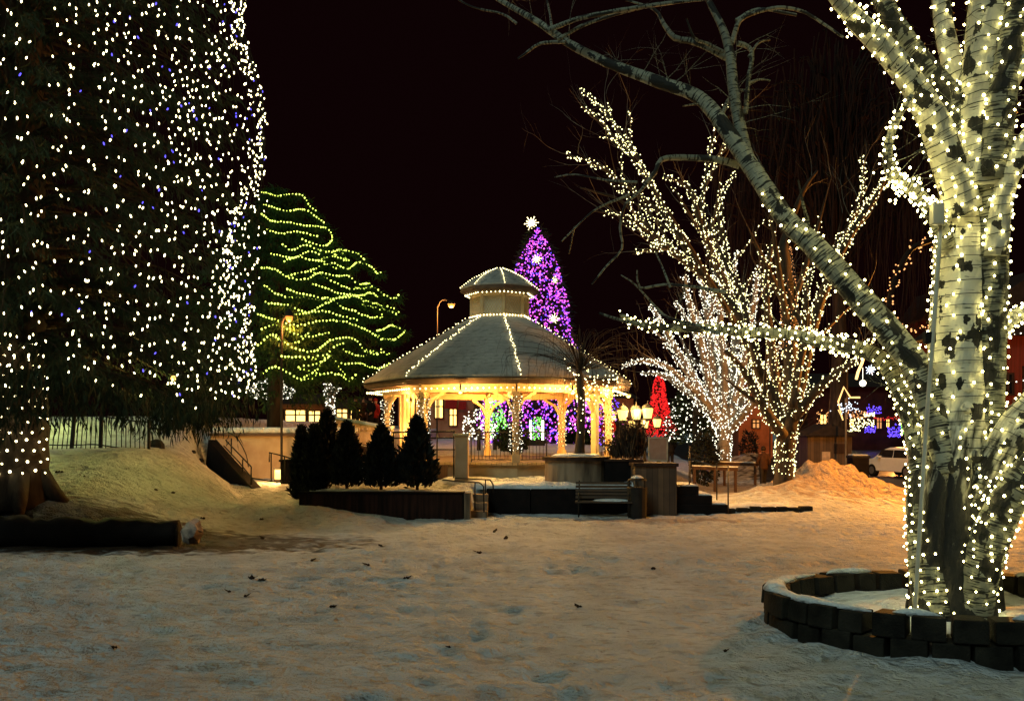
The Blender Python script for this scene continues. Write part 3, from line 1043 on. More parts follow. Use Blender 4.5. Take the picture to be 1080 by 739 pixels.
cr = MB(); br = MB()
BP, BD = [], []
z = 3.55
while z < 17.5:
    nbz = 15
    for i in range(nbz):
        a = 2 * math.pi * (i + random.random()) / nbz
        rad = prof(z) * lobes(a, z) * random.uniform(.86, 1.02)
        zz = z + random.uniform(-.2, .2)
        pts = []
        for k in range(7):
            t = k / 6
            pts.append(Vector((SX + math.cos(a) * rad * t, SY + math.sin(a) * rad * t, zz + .9 * math.sin(t * 2.2) * .6 - 1.25 * t * t)))
        br.tube(pts, [.05, .045, .04, .03, .022, .015, .006], n=4, caps=False)
        front = math.sin(a) < .45
        nbl = (320 if z < 6 else 200) if front else (140 if z < 6 else 50)
        t = RNG.random(nbl) ** .55
        pa = np.array([[p.x, p.y, p.z] for p in pts])
        f = t * 6; i0 = np.clip(f.astype(int), 0, 5); fr = (f - i0)[:, None]
        base = pa[i0] * (1 - fr) + pa[i0 + 1] * fr
        base += RNG.normal(scale=(.16, .16, .05), size=(nbl, 3))
        out = np.array([math.cos(a), math.sin(a), 0])
        side = np.array([-math.sin(a), math.cos(a), 0])
        d = out * RNG.uniform(.0, .9, (nbl, 1)) + side * RNG.normal(0, .55, (nbl, 1)) + np.array([0, 0, -1]) * RNG.uniform(.35, 1.3, (nbl, 1))
        BP.append(base); BD.append(d)
    z += .42
# ragged hem of hanging sprays
for i in range(230):
    a = random.uniform(-math.pi, .7)
    rad = prof(2.6) * lobes(a, 3) * random.uniform(.72, 1.02)
    k = 40
    base = np.array([SX + math.cos(a) * rad, SY + math.sin(a) * rad, random.uniform(3.35, 4.0) - .5 * max(0, math.sin(a * .9 + 1.9)) + .3 * math.sin(a * 5)]) + RNG.normal(scale=(.2, .2, .12), size=(k, 3))
    base[:, 2] -= RNG.random(k) * (.55 + .35 * math.sin(a * 4))
    BP.append(base); BD.append(np.array([0, 0, -1]) + RNG.normal(scale=.3, size=(k, 3)))
BP = np.concatenate(BP); BD = np.concatenate(BD)
cr.blades(BP, BD, RNG.uniform(.14, .36, len(BP)), RNG.uniform(.009, .022, len(BP)))
cr.build('crown', M['needle'], spruce)
br.build('branch', M['brown_bark'], spruce)
print('spruce blades', len(BP))
# drooping strands over the crown
ns = 146
for i in range(ns):
    u_ = (i + .5) / ns
    a = (-math.pi * 1.02 + 2.42 * u_ / .6 if u_ < .6 else -.785 + (u_ - .6) / .4 * 1.1) + random.uniform(-.015, .015)
    pts, bl = [], []
    zz = 13.4 + random.uniform(-.3, .3)
    zend = 3.05 + random.uniform(-.2, .35) + .2 * math.sin(a * 6)
    wan = random.uniform(0, 6)
    nxt = zz
    while zz > zend:
        aa = a + .022 * math.sin(zz * .9 + wan) + .012 * math.sin(zz * 2.7 + wan)
        rr_ = prof(zz) * lobes(aa, zz) * 1.005 + .05 * math.sin(zz * 1.7 + wan * 2)
        q = Vector((SX + math.cos(aa) * rr_, SY + math.sin(aa) * rr_, zz))
        pts.append(q)
        if zz <= nxt:
            if random.random() > .07:
                o = Vector((math.cos(aa), math.sin(aa), 0))
                bl.append((q + o * random.uniform(-.14, .08) + Vector((random.gauss(0, .03), random.gauss(0, .03), 0)), o))
            nxt = zz - random.choice([.24, .30, .36, .42, .5])
        zz -= .13
    blue = a > -2.9 and random.random() < .75
    near_string('drooping strand of cream and a few blue bulbs hanging on the huge spruce', [pts], bl, 'bulb strands draped down the huge spruce', 'spruce_bulb', .0138, 2.1, M['b_spruce'], .004,
                alt=(M['b_blue'], .09))
# extra knots of tiny bulbs where the crown turns away, and a net of bulbs on the trunk
w, bl = [], []
for j in range(13):
    zz = SZ + .5 + j * .235
    row = []
    for k in range(9):
        a = -math.pi + math.pi * (k + .5 * (j % 2) + random.uniform(-.16, .16)) / 8.5
        r = float(np.interp(zz - SZ, [0, .4, 3], [.8, .67, .61]))
        row.append(Vector((SX + math.cos(a) * (r + .02), SY + math.sin(a) * (r + .02), zz + random.uniform(-.06, .06))))
    w.append(row)
    bl += [(q, Vector((0, -1, 0))) for q in row]
near_string('net of warm white bulbs wrapped round the trunk of the huge spruce', w, bl, None, 'net_bulb', .026, 1, M['b_spruce'])

# roots, log, rock, debris on the lawn
lg = thing('fallen_log', 'long dark log lying at the foot of the snowy bank', 'log', (-8.9, 18.2, .2))
m = MB()
pp, rr = spline([(-13.5, 18.3, .30), (-11, 18.15, .26), (-9, 18.2, .24), (-6.95, 18.45, .22)], [.36, .40, .34, .27], .15)
m.tube(pp, [r * (1 + .35 * float(vnoise(i * .5, 3, 1, 77))) for i, r in enumerate(rr)], n=16, wob=.10)
m.build('bark', M['dark_wall'], lg, smooth=True)
m = MB()
c = pp[-1]; d = (pp[-1] - pp[-2]).normalized()
m.tube([c - d * .01, c + d * .02, c + d * .035], [.25, .25, .21], n=14)
m.build('cut_end', M['brown_bark'], lg)
m = MB()
rings = []
for k, (t, r) in enumerate(((0, .04), (.2, .2), (.5, .27), (.8, .22), (1, .04))):
    rings.append([Vector((-6.62 + .42 * (t - .5) + .03 * math.sin(9 * j + k), 18.35 + r * math.cos(j * .698) * (.8 + .3 * random.random()), .27 + r * 1.05 * math.sin(j * .698) * (.8 + .3 * random.random()))) for j in range(9)])
m.loft(rings)
tag(m.build('boulder', M['rock'], origin=(-6.62, 18.35, .1)), 'small pale rock at the end of the dark log', 'rock')
for k, (px, py, w, lab) in enumerate(((165, 471, 9, 'dark rounded rock beside the end of the iron fence'), (191, 453, 4, 'small dark stone near the crest of the bank'), (212, 486, 3.5, 'small dark stone on the bank above the sunken steps'), (204, 477, 3, 'thumb-sized dark stone on the bank'))):
    Y = 27.5
    for _ in range(30):
        Y = Y + (.0 if abs(P(px, py, Y).z - G(P(px, py, Y).x, Y)) < .02 else (.12 if P(px, py, Y).z > G(P(px, py, Y).x, Y) else -.12))
    q = P(px, py, Y); r = w * Y / F
    z0 = G(q.x, Y)
    m = MB()
    m.lathe([(.02, -.3 * r), (r, -.2 * r), (r * .95, .35 * r), (r * .6, .8 * r), (.03, .95 * r)], (q.x, Y, z0), 9, sy=.8)
    me_ = m.build('rock', M['dark_rock'], origin=(q.x, Y, z0), smooth=False)
    tag(me_, lab, 'rock')
deb = [(275, 548), (277, 568), (240, 625), (258, 629), (265, 610), (277, 612), (328, 591), (386, 596), (402, 577), (505, 583), (520, 561), (765, 687), (474, 683), (62, 498), (88, 503), (164, 517), (214, 547), (182, 520), (120, 683), (533, 568), (430, 610), (350, 640), (610, 640), (690, 600)]
for k, (px, py) in enumerate(deb):
    Y = 2.35 * F / (py - HZ)
    for _ in range(40):
        q = P(px, py, Y); dz = q.z - G(q.x, Y)
        Y += dz * 2.0
    q = P(px, py, Y); z0 = G(q.x, Y)
    m = MB()
    n = random.randint(2, 4)
    s_ = .0042 * Y
    for _ in range(n):
        a = random.uniform(0, 6.28); l = s_ * random.uniform(.8, 2.2)
        c = Vector((q.x + random.gauss(0, s_ * .35), Y + random.gauss(0, s_ * .35), z0 + .01))
        d = Vector((math.cos(a), math.sin(a), random.uniform(.1, .5)))
        sd = Vector((-math.sin(a), math.cos(a), random.uniform(-.2, .2)))
        m.add([c - d * l * .2, c + d * l * .4 + sd * l * .3, c + d * l, c + d * l * .4 - sd * l * .3], [(0, 1, 2, 3)])
        m.bulb(c, s_ * .45)
    o = m.build('leaf_clump', M['soil'], origin=(q.x, Y, z0))
    tag(o, 'small clump of dead brown leaves lying on the snow', 'leaves', 'leaf clumps scattered on the snow')
# ------------------------------------------------------------------ the bandstand
GC = Vector((GX(527, 32), 32, 0))
FZ = 1.38
PH0 = R(8)


def oc(k, r, z, sub=0.0):
    a = PH0 + (k + sub) * math.pi / 4
    return Vector((GC.x + r * math.sin(a), GC.y - r * math.cos(a), z))


gaz = thing('gazebo', 'eight-sided bandstand with a snowy roof and lantern cupola, warmly lit inside', 'gazebo', (GC.x, GC.y, FZ))
m = MB()
m.loft([[oc(k, 4.38, .45) for k in range(8)], [oc(k, 4.38, FZ - .09) for k in range(8)]])
m.build('base', M['cream_paint'], gaz)
m = MB()
m.loft([[oc(k, 4.5, FZ - .088) for k in range(8)], [oc(k, 4.5, FZ) for k in range(8)]])
m.build('floor', M['cream_wood'], gaz, bevel=.01)
# columns with braces; each front one is wrapped later
CRD = 4.02
for k in range(8):
    c = oc(k, CRD, FZ)
    a = PH0 + k * math.pi / 4
    m = MB()
    m.box(c + Vector((0, 0, 1.15)), (.20, .20, 2.3), rz=a)
    m.box(c + Vector((0, 0, .12)), (.27, .27, .24), rz=a)
    m.box(c + Vector((0, 0, 2.2)), (.26, .26, .10), rz=a)
    col = m.build('column', M['cream_paint'] if k not in (1,) else M['cream_paint'], gaz, bevel=.008)
    for sgn in (-1, 1):
        nb_ = oc(k + sgn, CRD, FZ)
        d = (nb_ - c).normalized()
        b = MB()
        pts = [c + d * .08 + Vector((0, 0, 1.62)), c + d * .26 + Vector((0, 0, 1.98)), c + d * .72 + Vector((0, 0, 2.24))]
        for p, q in zip(pts[:-1], pts[1:]):
            b.bar(p, q, .11, .10)
        b.build('brace', M['cream_paint'], col)
m = MB()
for k in range(8):
    m.bar(oc(k, CRD + .1, FZ + 2.36), oc(k + 1, CRD + .1, FZ + 2.36), .16, .24)
m.build('beam', M['cream_paint'], gaz)
m = MB()          # boarded ceiling
r0 = [oc(k, 4.66, 3.86) for k in range(8)]; r1 = [oc(k, 4.1, 3.88) for k in range(8)]; r2 = [oc(k, .2, 4.35) for k in range(8)]
m.loft([r0, r1, r2], cap0=False)
m.build('ceiling', M['ceiling_wood'], gaz)
m = MB()          # inner tie beams and rafters
for k in range(8):
    m.bar(oc(k, 4.0, 3.80), oc(k, .3, 4.24), .10, .16)
    m.bar(oc(k, 2.2, 3.93), oc(k + 1, 2.2, 3.93), .09, .14)
m.build('rafter', M['cream_paint'], gaz)
m = MB()
for k in range(8):
    for (ra, za, h, t) in ((4.80, 3.945, .11, .05), (4.72, 3.865, .05, .04)):
        m.bar(oc(k, ra, za), oc(k + 1, ra, za), t, h)
m.build('fascia', M['fascia'], gaz)
rf = MB()
rf.loft([[oc(k, 4.88, 3.99) for k in range(8)], [oc(k, 4.9, 4.03) for k in range(8)], [oc(k, 1.05, 6.36) for k in range(8)]])
roof = rf.build('roof', M['dark_roof'], gaz)
sn = MB()
prs = [(4.83, 4.02), (4.88, 4.09), (4.82, 4.20), (4.55, 4.36), (4.2, 4.60), (3.6, 4.96), (3.0, 5.32), (2.2, 5.80), (1.5, 6.21), (1.1, 6.43)]
sub = 12
rings = []
for (r, z) in prs:
    rg = []
    for k in range(8):
        for j in range(sub):
            t = j / sub
            p = oc(k, r, z).lerp(oc(k + 1, r, z), t)
            e = min(t, 1 - t) * 2
            p.z += .03 * float(vnoise(p.x + 50, p.y, .7, 21)) + .05 * float(vnoise(p.x, p.y, 2, 22)) - (.05 * max(0, 1 - e * 7))
            rg.append(p)
    rings.append(rg)
sn.loft(rings)
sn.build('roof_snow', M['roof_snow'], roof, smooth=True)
# cupola
cw = MB()
cw.loft([[oc(k, 1.0, 6.33) for k in range(8)], [oc(k, 1.0, 7.28) for k in range(8)]])
cup = cw.build('cupola', M['white_wood'], gaz)
m = MB()
for k in range(8):
    m.bar(oc(k, 1.02, 6.42), oc(k, 1.02, 7.26), .11)
    m.bar(oc(k, 1.01, 6.44), oc(k + 1, 1.01, 6.44), .07, .12)
    m.bar(oc(k, 1.01, 7.18), oc(k + 1, 1.01, 7.18), .07, .14)
m.build('cupola_frame', M['cream_paint'], cup)
m = MB()          # lattice panels
for k in range(8):
    a, b = oc(k, 1.005, 6.5), oc(k + 1, 1.005, 6.5)
    up = Vector((0, 0, .62))
    for q in range(-3, 8):
        for sg in (1, -1):
            t0, t1 = q / 8, q / 8 + .5
            p0 = a.lerp(b, t0 if sg > 0 else t1); p1 = a.lerp(b, t1 if sg > 0 else t0) + up
            def cl(p, o):
                return p
            u0, u1 = (t0, t1) if sg > 0 else (t1, t0)
            v0, v1 = 0.0, 1.0
            du = u1 - u0
            if du != 0:
                for lim in (.06, .94):
                    tt = (lim - u0) / du
                    if (du > 0 and lim < .5) or (du < 0 and lim > .5):
                        v0 = max(v0, tt)
                    else:
                        v1 = min(v1, tt)
            if v1 - v0 > .1:
                m.bar(a.lerp(b, u0 + du * v0) + up * v0, a.lerp(b, u0 + du * v1) + up * v1, .016, .016)
m.build('lattice', M['cream_paint'], cup)
m = MB()
m.loft([[oc(k, 1.30, 7.27) for k in range(8)], [oc(k, 1.42, 7.33) for k in range(8)], [oc(k, 1.42, 7.43) for k in range(8)], [oc(k, 1.0, 7.80) for k in range(8)], [oc(k, .05, 8.16) for k in range(8)]])
m.build('cupola_roof', M['fascia'], cup)
m = MB()
rings = []
for (r, z) in ((1.38, 7.43), (1.42, 7.48), (1.36, 7.54), (1.0, 7.82), (.5, 8.08), (.06, 8.25)):
    rings.append([oc(k, r, z).lerp(oc(k + 1, r, z), t / 4) + Vector((0, 0, -.02 if t == 0 else 0)) for k in range(8) for t in range(4)])
m.loft(rings)
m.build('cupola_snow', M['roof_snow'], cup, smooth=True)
# boarded side wall between the two columns nearest the ramp, and a low one behind
m = MB()
a, b = oc(-2, CRD, FZ), oc(-1, CRD, FZ)
d = (b - a).normalized(); L = (b - a).length; ang = math.atan2(d.y, d.x)
a2 = a + d * (L * .38)
m.box((a2 + b) / 2 + Vector((0, 0, 1.13)), ((b - a2).length - .22, .06, 2.2), rz=ang)
m.build('side_panel', M['cream_wood'], gaz)
m = MB()
for t in np.linspace(.42, .93, 5):
    p = a.lerp(b, t) + Vector((d.y * .05, -d.x * .05, 0))
    m.box(p + Vector((0, 0, 1.13)), (.06, .05, 2.2), rz=ang)
m.build('batten', M['cream_paint'], gaz)
# wall lamps on the panel and ceiling globes
lamp_pts = [(a.lerp(b, .70) + Vector((d.y * .16, -d.x * .16, 2.02))), (a.lerp(b, .62) + Vector((d.y * .16, -d.x * .16, .98)))]
for q in lamp_pts:
    m = MB(); m.bulb(q, .08); gl = m.build('wall_lamp', M['lantern'], gaz)
    m = MB(); m.box(q + Vector((-d.y * .08, d.x * .08, 0)), (.05, .06, .05), rz=ang); m.build('bracket', M['iron'], gl)
    point('wall_lamp_light', q + Vector((d.y * .16, -d.x * .16, 0)), (1, .50, .13), 110, .06, gaz)
for k in (0, 2, 4, 6):
    q = oc(k, 2.9, 3.60)
    m = MB(); m.lathe([(.01, -.11), (.09, -.08), (.11, 0), (.08, .09), (.01, .1)], q, 10)
    gl = m.build('ceiling_lamp', M['lantern'], gaz, smooth=True)
    m = MB(); m.tube([q + Vector((0, 0, .09)), q + Vector((0, 0, .36))], .012, n=5); m.build('stem', M['iron'], gl)
    point('ceiling_lamp_light', q + Vector((0, 0, -.15)), (1, .40, .07), 430, .1, gaz)


for k in (-1, 0, 1):
    q = oc(k, 4.64, 3.60, .5)
    m = MB(); m.lathe([(.01, -.06), (.07, -.05), (.09, .0), (.07, .04)], q, 10)
    gl = m.build('eave_lamp', M['lantern'], gaz, smooth=True)
    m = MB(); m.tube([q + Vector((0, 0, .03)), q + Vector((0, 0, .22))], .03, n=6); m.build('stem', M['iron'], gl)
    point('eave_light', q + Vector((0, 0, -.14)), (1, .54, .12), 480, .08, gaz)


def railing(mb, a, b, h=.95, gap=.12, base=.08, thick=.028, post=.04):
    a, b = Vector(a), Vector(b)
    L = (b - a).length
    up = Vector((0, 0, 1))
    mb.bar(a + up * h, b + up * h, post, post)
    mb.bar(a + up * base, b + up * base, thick, thick)
    n = max(2, int(L / gap))
    for i in range(n + 1):
        p = a.lerp(b, i / n)
        mb.bar(p + up * (.0 if i in (0, n) else base), p + up * h, post if i in (0, n) else thick * .6)
    return mb


for (k0, t0, k1, t1) in ((-1, .48, 0, .0), (0, 0, 0, .42), (5, .05, 6, -.05)):
    p0 = oc(k0, CRD, FZ).lerp(oc(k0 + 1, CRD, FZ), t0)
    p1 = oc(k1, CRD, FZ).lerp(oc(k1 + 1, CRD, FZ), t1) if t1 >= 0 else oc(k1, CRD, FZ).lerp(oc(k1 - 1, CRD, FZ), -t1)
    e = (p1 - p0).normalized() * .13
    m = MB(); railing(m, p0 + e, p1 - e)
    m.build('railing', M['iron'], gaz)
# square pedestal where the front opening begins
q = P(487, 500, 26.9)
ped = thing('pedestal', 'square pale plaster pedestal by the front opening of the bandstand', 'pedestal', (q.x, q.y, G(q.x, q.y)))
m = MB(); m.box((q.x, q.y, 1.55), (.40, .40, 1.35)); m.build('shaft', M['stucco'], ped, bevel=.02)
m = MB(); m.box((q.x, q.y, 2.26), (.50, .50, .08)); m.build('cap', M['cream_paint'], ped, bevel=.015)
# ---- bulbs on the bandstand
GG = 'bulb strings on the bandstand'


def line_string(label, pts, sp, r, mat, sag=0.0, jit=.0, group=GG):
    bl, L = [], 0
    acc = 0
    for p, q in zip(pts[:-1], pts[1:]):
        l = (q - p).length; n_ = max(1, int(l / sp))
        for i in range(n_):
            bl.append(p.lerp(q, i / n_) + Vector((random.gauss(0, jit), random.gauss(0, jit), random.gauss(0, jit) - .02)))
    return far_string(label, [pts], bl, group, r, mat, .006)


snowp = lambda k: [oc(k, r, z) + Vector((0, 0, .05)) for r, z in prs[1:]]
for k, w in ((0, 'front hip, under the cupola'), (-1, 'hip above the boarded side panel'), (1, 'hip above the weeping tree'), (2, 'far hip toward the lanterns'), (-2, 'hip toward the ramp railing'), (-3, 'rear hip toward the lime-lit spruce'), (3, 'rear hip toward the purple tree')):
    pts = snowp(k)
    line_string('warm bulb string lying on the roof snow along the ' + w, [p + Vector((.02, 0, 0)) for p in pts], .07 if k in (0, -1) else .13, .020, M['b_eave'], jit=.02)
line_string('row of bulbs hung under the eave all round the bandstand', [oc(k, 4.72, 3.73) for k in range(9)], .19, .034, M['b_line'])
line_string('row of bulbs under the eave of the cupola', [oc(k, 1.24, 7.24) for k in range(9)], .14, .030, M['b_eave'])
line_string('row of bulbs round the foot of the cupola', [oc(k, 1.10, 6.46) for k in range(9)], .12, .030, M['b_eave'])
for k, w in ((0, 'front hip'), (-1, 'ramp-side front hip'), (1, 'purple-tree side front hip'), (2, 'flank hip facing the street'), (-2, 'flank hip facing the spruces')):
    pts = [oc(k, r, z) + Vector((0, 0, .03)) for (r, z) in ((1.42, 7.49), (1.36, 7.55), (1.0, 7.83), (.5, 8.09), (.06, 8.26))]
    line_string('short bulb string along the ' + w + ' of the cupola roof', pts, .09, .020, M['b_eave'])
for k, w, mt in ((0, 'dark garland with white bulbs spiralled round the front column', 0), (-1, 'dark garland with white bulbs spiralled round the column at the edge of the boarded panel', 0), (-2, 'dark garland with white bulbs spiralled round the column by the ramp', 0),
                 (3, 'bulbs wound round the rear column before the purple tree', 1), (4, 'sparse bulbs wound round the rear column before the green shrub', 1), (2, 'sparse bulbs wound round the side column toward the lanterns', 1)):
    c = oc(k, CRD, FZ)
    pth = [c + Vector((0, 0, .3 + .1 * i)) for i in range(19)]
    w_, bl = helix(pth, [.155] * 19, .17 if mt else .12, .10 if mt else .15, .02 if mt else .05, jit=0 if mt else .02)
    wr = [w_]
    if mt == 0:
        gm = MB()
        zz = RNG.uniform(.25, 2.2, 1500); aa = RNG.uniform(0, 6.28, 1500); r_ = RNG.uniform(.13, .19, 1500)
        gm.blades(np.stack([c.x + r_ * np.cos(aa), c.y + r_ * np.sin(aa), c.z + zz], 1), np.stack([np.cos(aa), np.sin(aa), RNG.normal(0, .8, 1500)], 1), .07, .010)
        tag(gm.build('garland', M['cedar'], origin=c), 'dark evergreen garland wrapped round the ' + w.split('round the ')[1], 'garland', 'dark garlands on the bandstand columns')
        w = w.replace('dark garland with white bulbs', 'white bulbs in the garland').replace(' spiralled', '')
    o = far_string(w, wr, [q for q, _ in bl], GG, .018 if mt == 0 else .015, M['b_cool'] if mt == 0 else M['b_far_warm'], .010)

# ------------------------------------------------------------------ terrace, walls, steps
TZ = .72
lw = thing('retaining_wall', 'low reddish stained wall with dark drip streaks before the clipped evergreens', 'wall', (-3.6, 23.8, 0))
m = MB(); x0, x1 = GX(318, 24), GX(489, 23.7)
m.box(((x0 + x1) / 2, 23.85, .33), (x1 - x0, .30, .72)); m.build('wall_body', M['rust_wall'], lw, bevel=.02)
m = MB(); m.box(((x0 + x1) / 2, 23.86, .715), (x1 - x0 + .06, .38, .05)); m.build('coping', M['dark_wall'], lw, bevel=.01)
m = MB(); m.box((x1 + .10, 23.82, .34), (.17, .34, .74)); m.build('end_post', M['concrete'], lw, bevel=.01)
rw = thing('retaining_wall', 'low black wall holding up the snowy terrace behind the bench', 'wall', (1.6, 25.4, 0))
m = MB()
pw = [(GX(514, 25.2), 25.3), (GX(560, 25.1), 25.1), (GX(612, 25.1), 25.15), (GX(668, 25.3), 25.35), (4.25, 25.5)]
for (xa, ya), (xb, yb) in zip(pw[:-1], pw[1:]):
    m.bar((xa, ya + .15, .36), (xb, yb + .15, .36), .32, .74)
m.build('wall_body', M['dark_wall'], rw)
# snow lying on the terrace edge
m = MB()
n = 60
rings = []
for i in range(n + 1):
    t = i / n
    x = GX(500, 25.2) + (4.3 - GX(500, 25.2)) * t
    y = float(np.interp(x, [p[0] for p in pw], [p[1] for p in pw])) + .16
    h = .09 + .08 * float(vnoise(x, 3, .5, 41)) + .05 * float(vnoise(x, 3, .2, 42))
    rings.append([Vector((x, y - .15, .71)), Vector((x, y - .12, .74 + h * .6)), Vector((x, y + .05, .76 + h)), Vector((x, y + .7, .80 + h * .8)), Vector((x, y + 1.3, .70))])
m.loft(rings, closed=False, cap0=False, cap1=False)
struct(m.build('terrace_snow', M['snow'], smooth=True), 'snow lying along the terrace edge', 'snow')
# clipped evergreens
def arbor(label, px, pyt, pyb, wpx, Y):
    q = P(px, pyb, Y); q.z = G(q.x, q.y)
    top = P(px, pyt, Y).z
    H = top - q.z; rad = wpx / 2 * Y / F
    t = thing('arborvitae', label, 'shrub', q, 'dark clipped evergreens before the bandstand')
    m = MB(); m.tube([q - Vector((0, 0, .1)), q + Vector((0, 0, H * .3)), q + Vector((0, 0, H * .9))], [.05, .04, .01], n=6); m.build('trunk', M['brown_bark'], t)
    n = 3000
    u = RNG.random(n) ** .85
    a = RNG.uniform(0, 2 * np.pi, n)
    lob = 1 + .10 * np.sin(3 * a + u * 9 + px) + .07 * np.sin(7 * a - u * 15)
    rr = rad * np.interp(u, [0, .12, .35, .6, .85, 1], [.75, 1, .95, .68, .30, .03]) * lob * (RNG.random(n) ** .3) * RNG.uniform(.85, 1.1, n)
    pos = np.stack([q.x + rr * np.cos(a), q.y + rr * np.sin(a), q.z + .05 + u * H * .97], 1)
    d = np.stack([np.cos(a) * .5, np.sin(a) * .5, np.ones(n)], 1) + RNG.normal(scale=.35, size=(n, 3))
    m = MB(); m.blades(pos, d, RNG.uniform(.12, .26, n), RNG.uniform(.02, .05, n)); m.build('crown', M['cedar'], t)
    return t


for (lab, px, pt, pb, w, Y) in (
    ('slim dark evergreen nearest the sunken steps', 318, 453, 512, 20, 25.6),
    ('broad dark evergreen second from the sunken steps, set behind its neighbours', 345, 436, 513, 34, 26.0),
    ('dark evergreen in the middle of the clump below the ramp rail', 366, 449, 514, 32, 25.2),
    ('low dark evergreen tucked between the broad one and the middle one', 331, 452, 513, 28, 25.3),
    ('dark rounded evergreen standing alone before the bandstand ramp', 402, 453, 514, 38, 25.0),
    ('tall pointed dark evergreen in front of the boarded bandstand panel', 440, 443, 515, 38, 24.8)):
    arbor(lab, px, pt, pb, w, Y)


def handrail(label, pts, posts, r=.02, h0=None, mat='iron', mid=False):
    t = thing('handrail', label, 'handrail', pts[0])
    m = MB(); m.tube(pts, r, n=6); m.build('rail', M[mat], t, smooth=True)
    if mid:
        m = MB(); m.tube([p - Vector((0, 0, .42)) for p in pts], r * .8, n=6); m.build('lower_rail', M[mat], t, smooth=True)
    for p in posts:
        m = MB(); p = Vector(p); m.tube([p, (p.x, p.y, G(p.x, p.y) - .1)], r, n=6); m.build('post', M[mat], t, smooth=True)
    return t


def pp_(L):
    return [P(x, y, Y) for x, y, Y in L]


handrail('bent black tube handrail at the terrace steps, end of the reddish wall', spline(pp_([(467, 506, 26.0), (500, 508.5, 24.2), (506, 509, 24), (510, 513, 23.9)]), None, .1)[0] + [P(510.5, 540, 23.9)], pp_([(501, 509, 24.1)]))
handrail('second bent black tube handrail at the terrace steps, beside the black wall', spline(pp_([(480, 504, 26.6), (512, 505.5, 25), (517, 506, 24.9), (520, 511, 24.8)]), None, .1)[0] + [P(520.5, 520, 24.8)], pp_([(512, 506, 25)]))
# steps up to the terrace between the two walls
st = thing('stone_steps', 'narrow snowy steps between the reddish wall and the black wall', 'steps', (-1.0, 24.3, 0))
for i in range(3):
    m = MB(); m.box((-.98, 24.2 + .38 * i, .10 + .2 * i - .1), (.62, .38, .4)); m.build('step', M['concrete'], st, bevel=.02)

# plinth with a round lid that carries the weeping tree
q = P(607, 505, 26.6)
pl = thing('concrete_planter', 'broad round concrete planter with stained sides, carrying the small weeping tree', 'planter', (q.x, q.y, G(q.x, q.y)))
m = MB(); m.lathe([(.9, .55), (.9, 1.52), (.02, 1.52)], (q.x, q.y, 0), 28, sx=1.02, sy=.8); m.build('side', M['concrete'], pl)
m = MB(); m.lathe([(.02, 1.50), (1.0, 1.50), (1.0, 1.60), (.80, 1.62), (.02, 1.61)], (q.x, q.y, 0), 28, sx=1.02, sy=.8); m.build('rim', M['brown_wood'], pl)
m = MB(); m.lathe([(.02, 1.60), (.78, 1.60), (.6, 1.68), (.02, 1.70)], (q.x, q.y, 0), 28, sx=1.02, sy=.8); m.build('snow_fill', M['snow'], pl, smooth=True)
WT = Vector((q.x + .12, q.y, 1.66))
wt = thing('weeping_tree', 'small bare weeping tree with a dark straight stem and hanging twigs over the bandstand eave', 'tree', WT)
m = MB()
tpth, trd = spline([WT, WT + Vector((.03, 0, .6)), WT + Vector((.06, 0, 1.6)), WT + Vector((.0, 0, 2.25)), WT + Vector((-.02, 0, 2.6))], [.17, .13, .115, .12, .07], .1)
m.tube(tpth, trd, n=9, wob=.05); m.build('trunk', M['brown_bark'], wt, smooth=True)
m = MB()
for i in range(120):
    a = random.uniform(0, 6.28); rr_ = random.uniform(.2, 2.3)
    top = WT + Vector((0, 0, 2.5))
    lift = random.uniform(.0, 1.3)
    far = top + Vector((math.cos(a) * rr_ * 1.05, math.sin(a) * rr_ * .8, lift))
    pts = [top, top.lerp(far, .5) + Vector((0, 0, lift * .25 + .1)), far]
    L = random.uniform(.6, 1.9)
    for k in range(1, 5):
        pts.append(far + Vector((math.cos(a) * .05 * k + random.gauss(0, .03), math.sin(a) * .04 * k, -L * k / 4)))
    w_, rd_ = spline(pts, [.011, .008, .006, .005, .004, .004, .003], .25)
    m.tube(w_, rd_, n=3, caps=False)
m.build('crown', M['brown_bark'], wt)
bl = [WT + Vector((random.gauss(0, .28) + .05, random.gauss(0, .25), random.uniform(.6, 2.9))) for _ in range(70)]
bl += [WT + Vector((random.uniform(-.1, 1.2), random.gauss(0, .3), random.uniform(1.6, 2.4))) for _ in range(60)]
far_string('loose white bulbs tangled in the small weeping tree', [bl[:25]], bl, None, .022, M['b_eave'])

# boarded planter with the notice board, litter bin, bench, side steps
q0, q1 = GX(640, 26), GX(713, 25.4)
bx = thing('wooden_planter', 'tall planter of weathered upright boards below the notice board', 'planter', (GX(693, 25.2), 25.4, 0))
m = MB(); xa, xb = GX(670, 25), GX(714, 25)
m.box(((xa + xb) / 2, 25.5, .62), (xb - xa, .95, 1.5)); m.build('board_side', M['plank_wall'], bx, bevel=.01)
m = MB(); m.box(((xa + xb) / 2, 25.5, 1.41), (xb - xa + .1, 1.05, .10)); m.build('rim', M['brown_wood'], bx, bevel=.015)
bx2 = thing('wooden_planter', 'long black planter of grasses between the round concrete planter and the boarded one', 'planter', (GX(655, 26.4), 26.4, .7))
m = MB(); xa2, xb2 = GX(637, 26.4), GX(676, 26.4)
m.box(((xa2 + xb2) / 2, 26.4, 1.0), (xb2 - xa2, .8, .95)); m.build('board_side', M['dark_wall'], bx2, bevel=.01)
m = MB(); m.box(((xa2 + xb2) / 2, 26.4, 1.50), (xb2 - xa2 + .06, .86, .06)); m.build('rim', M['brown_wood'], bx2, bevel=.01)


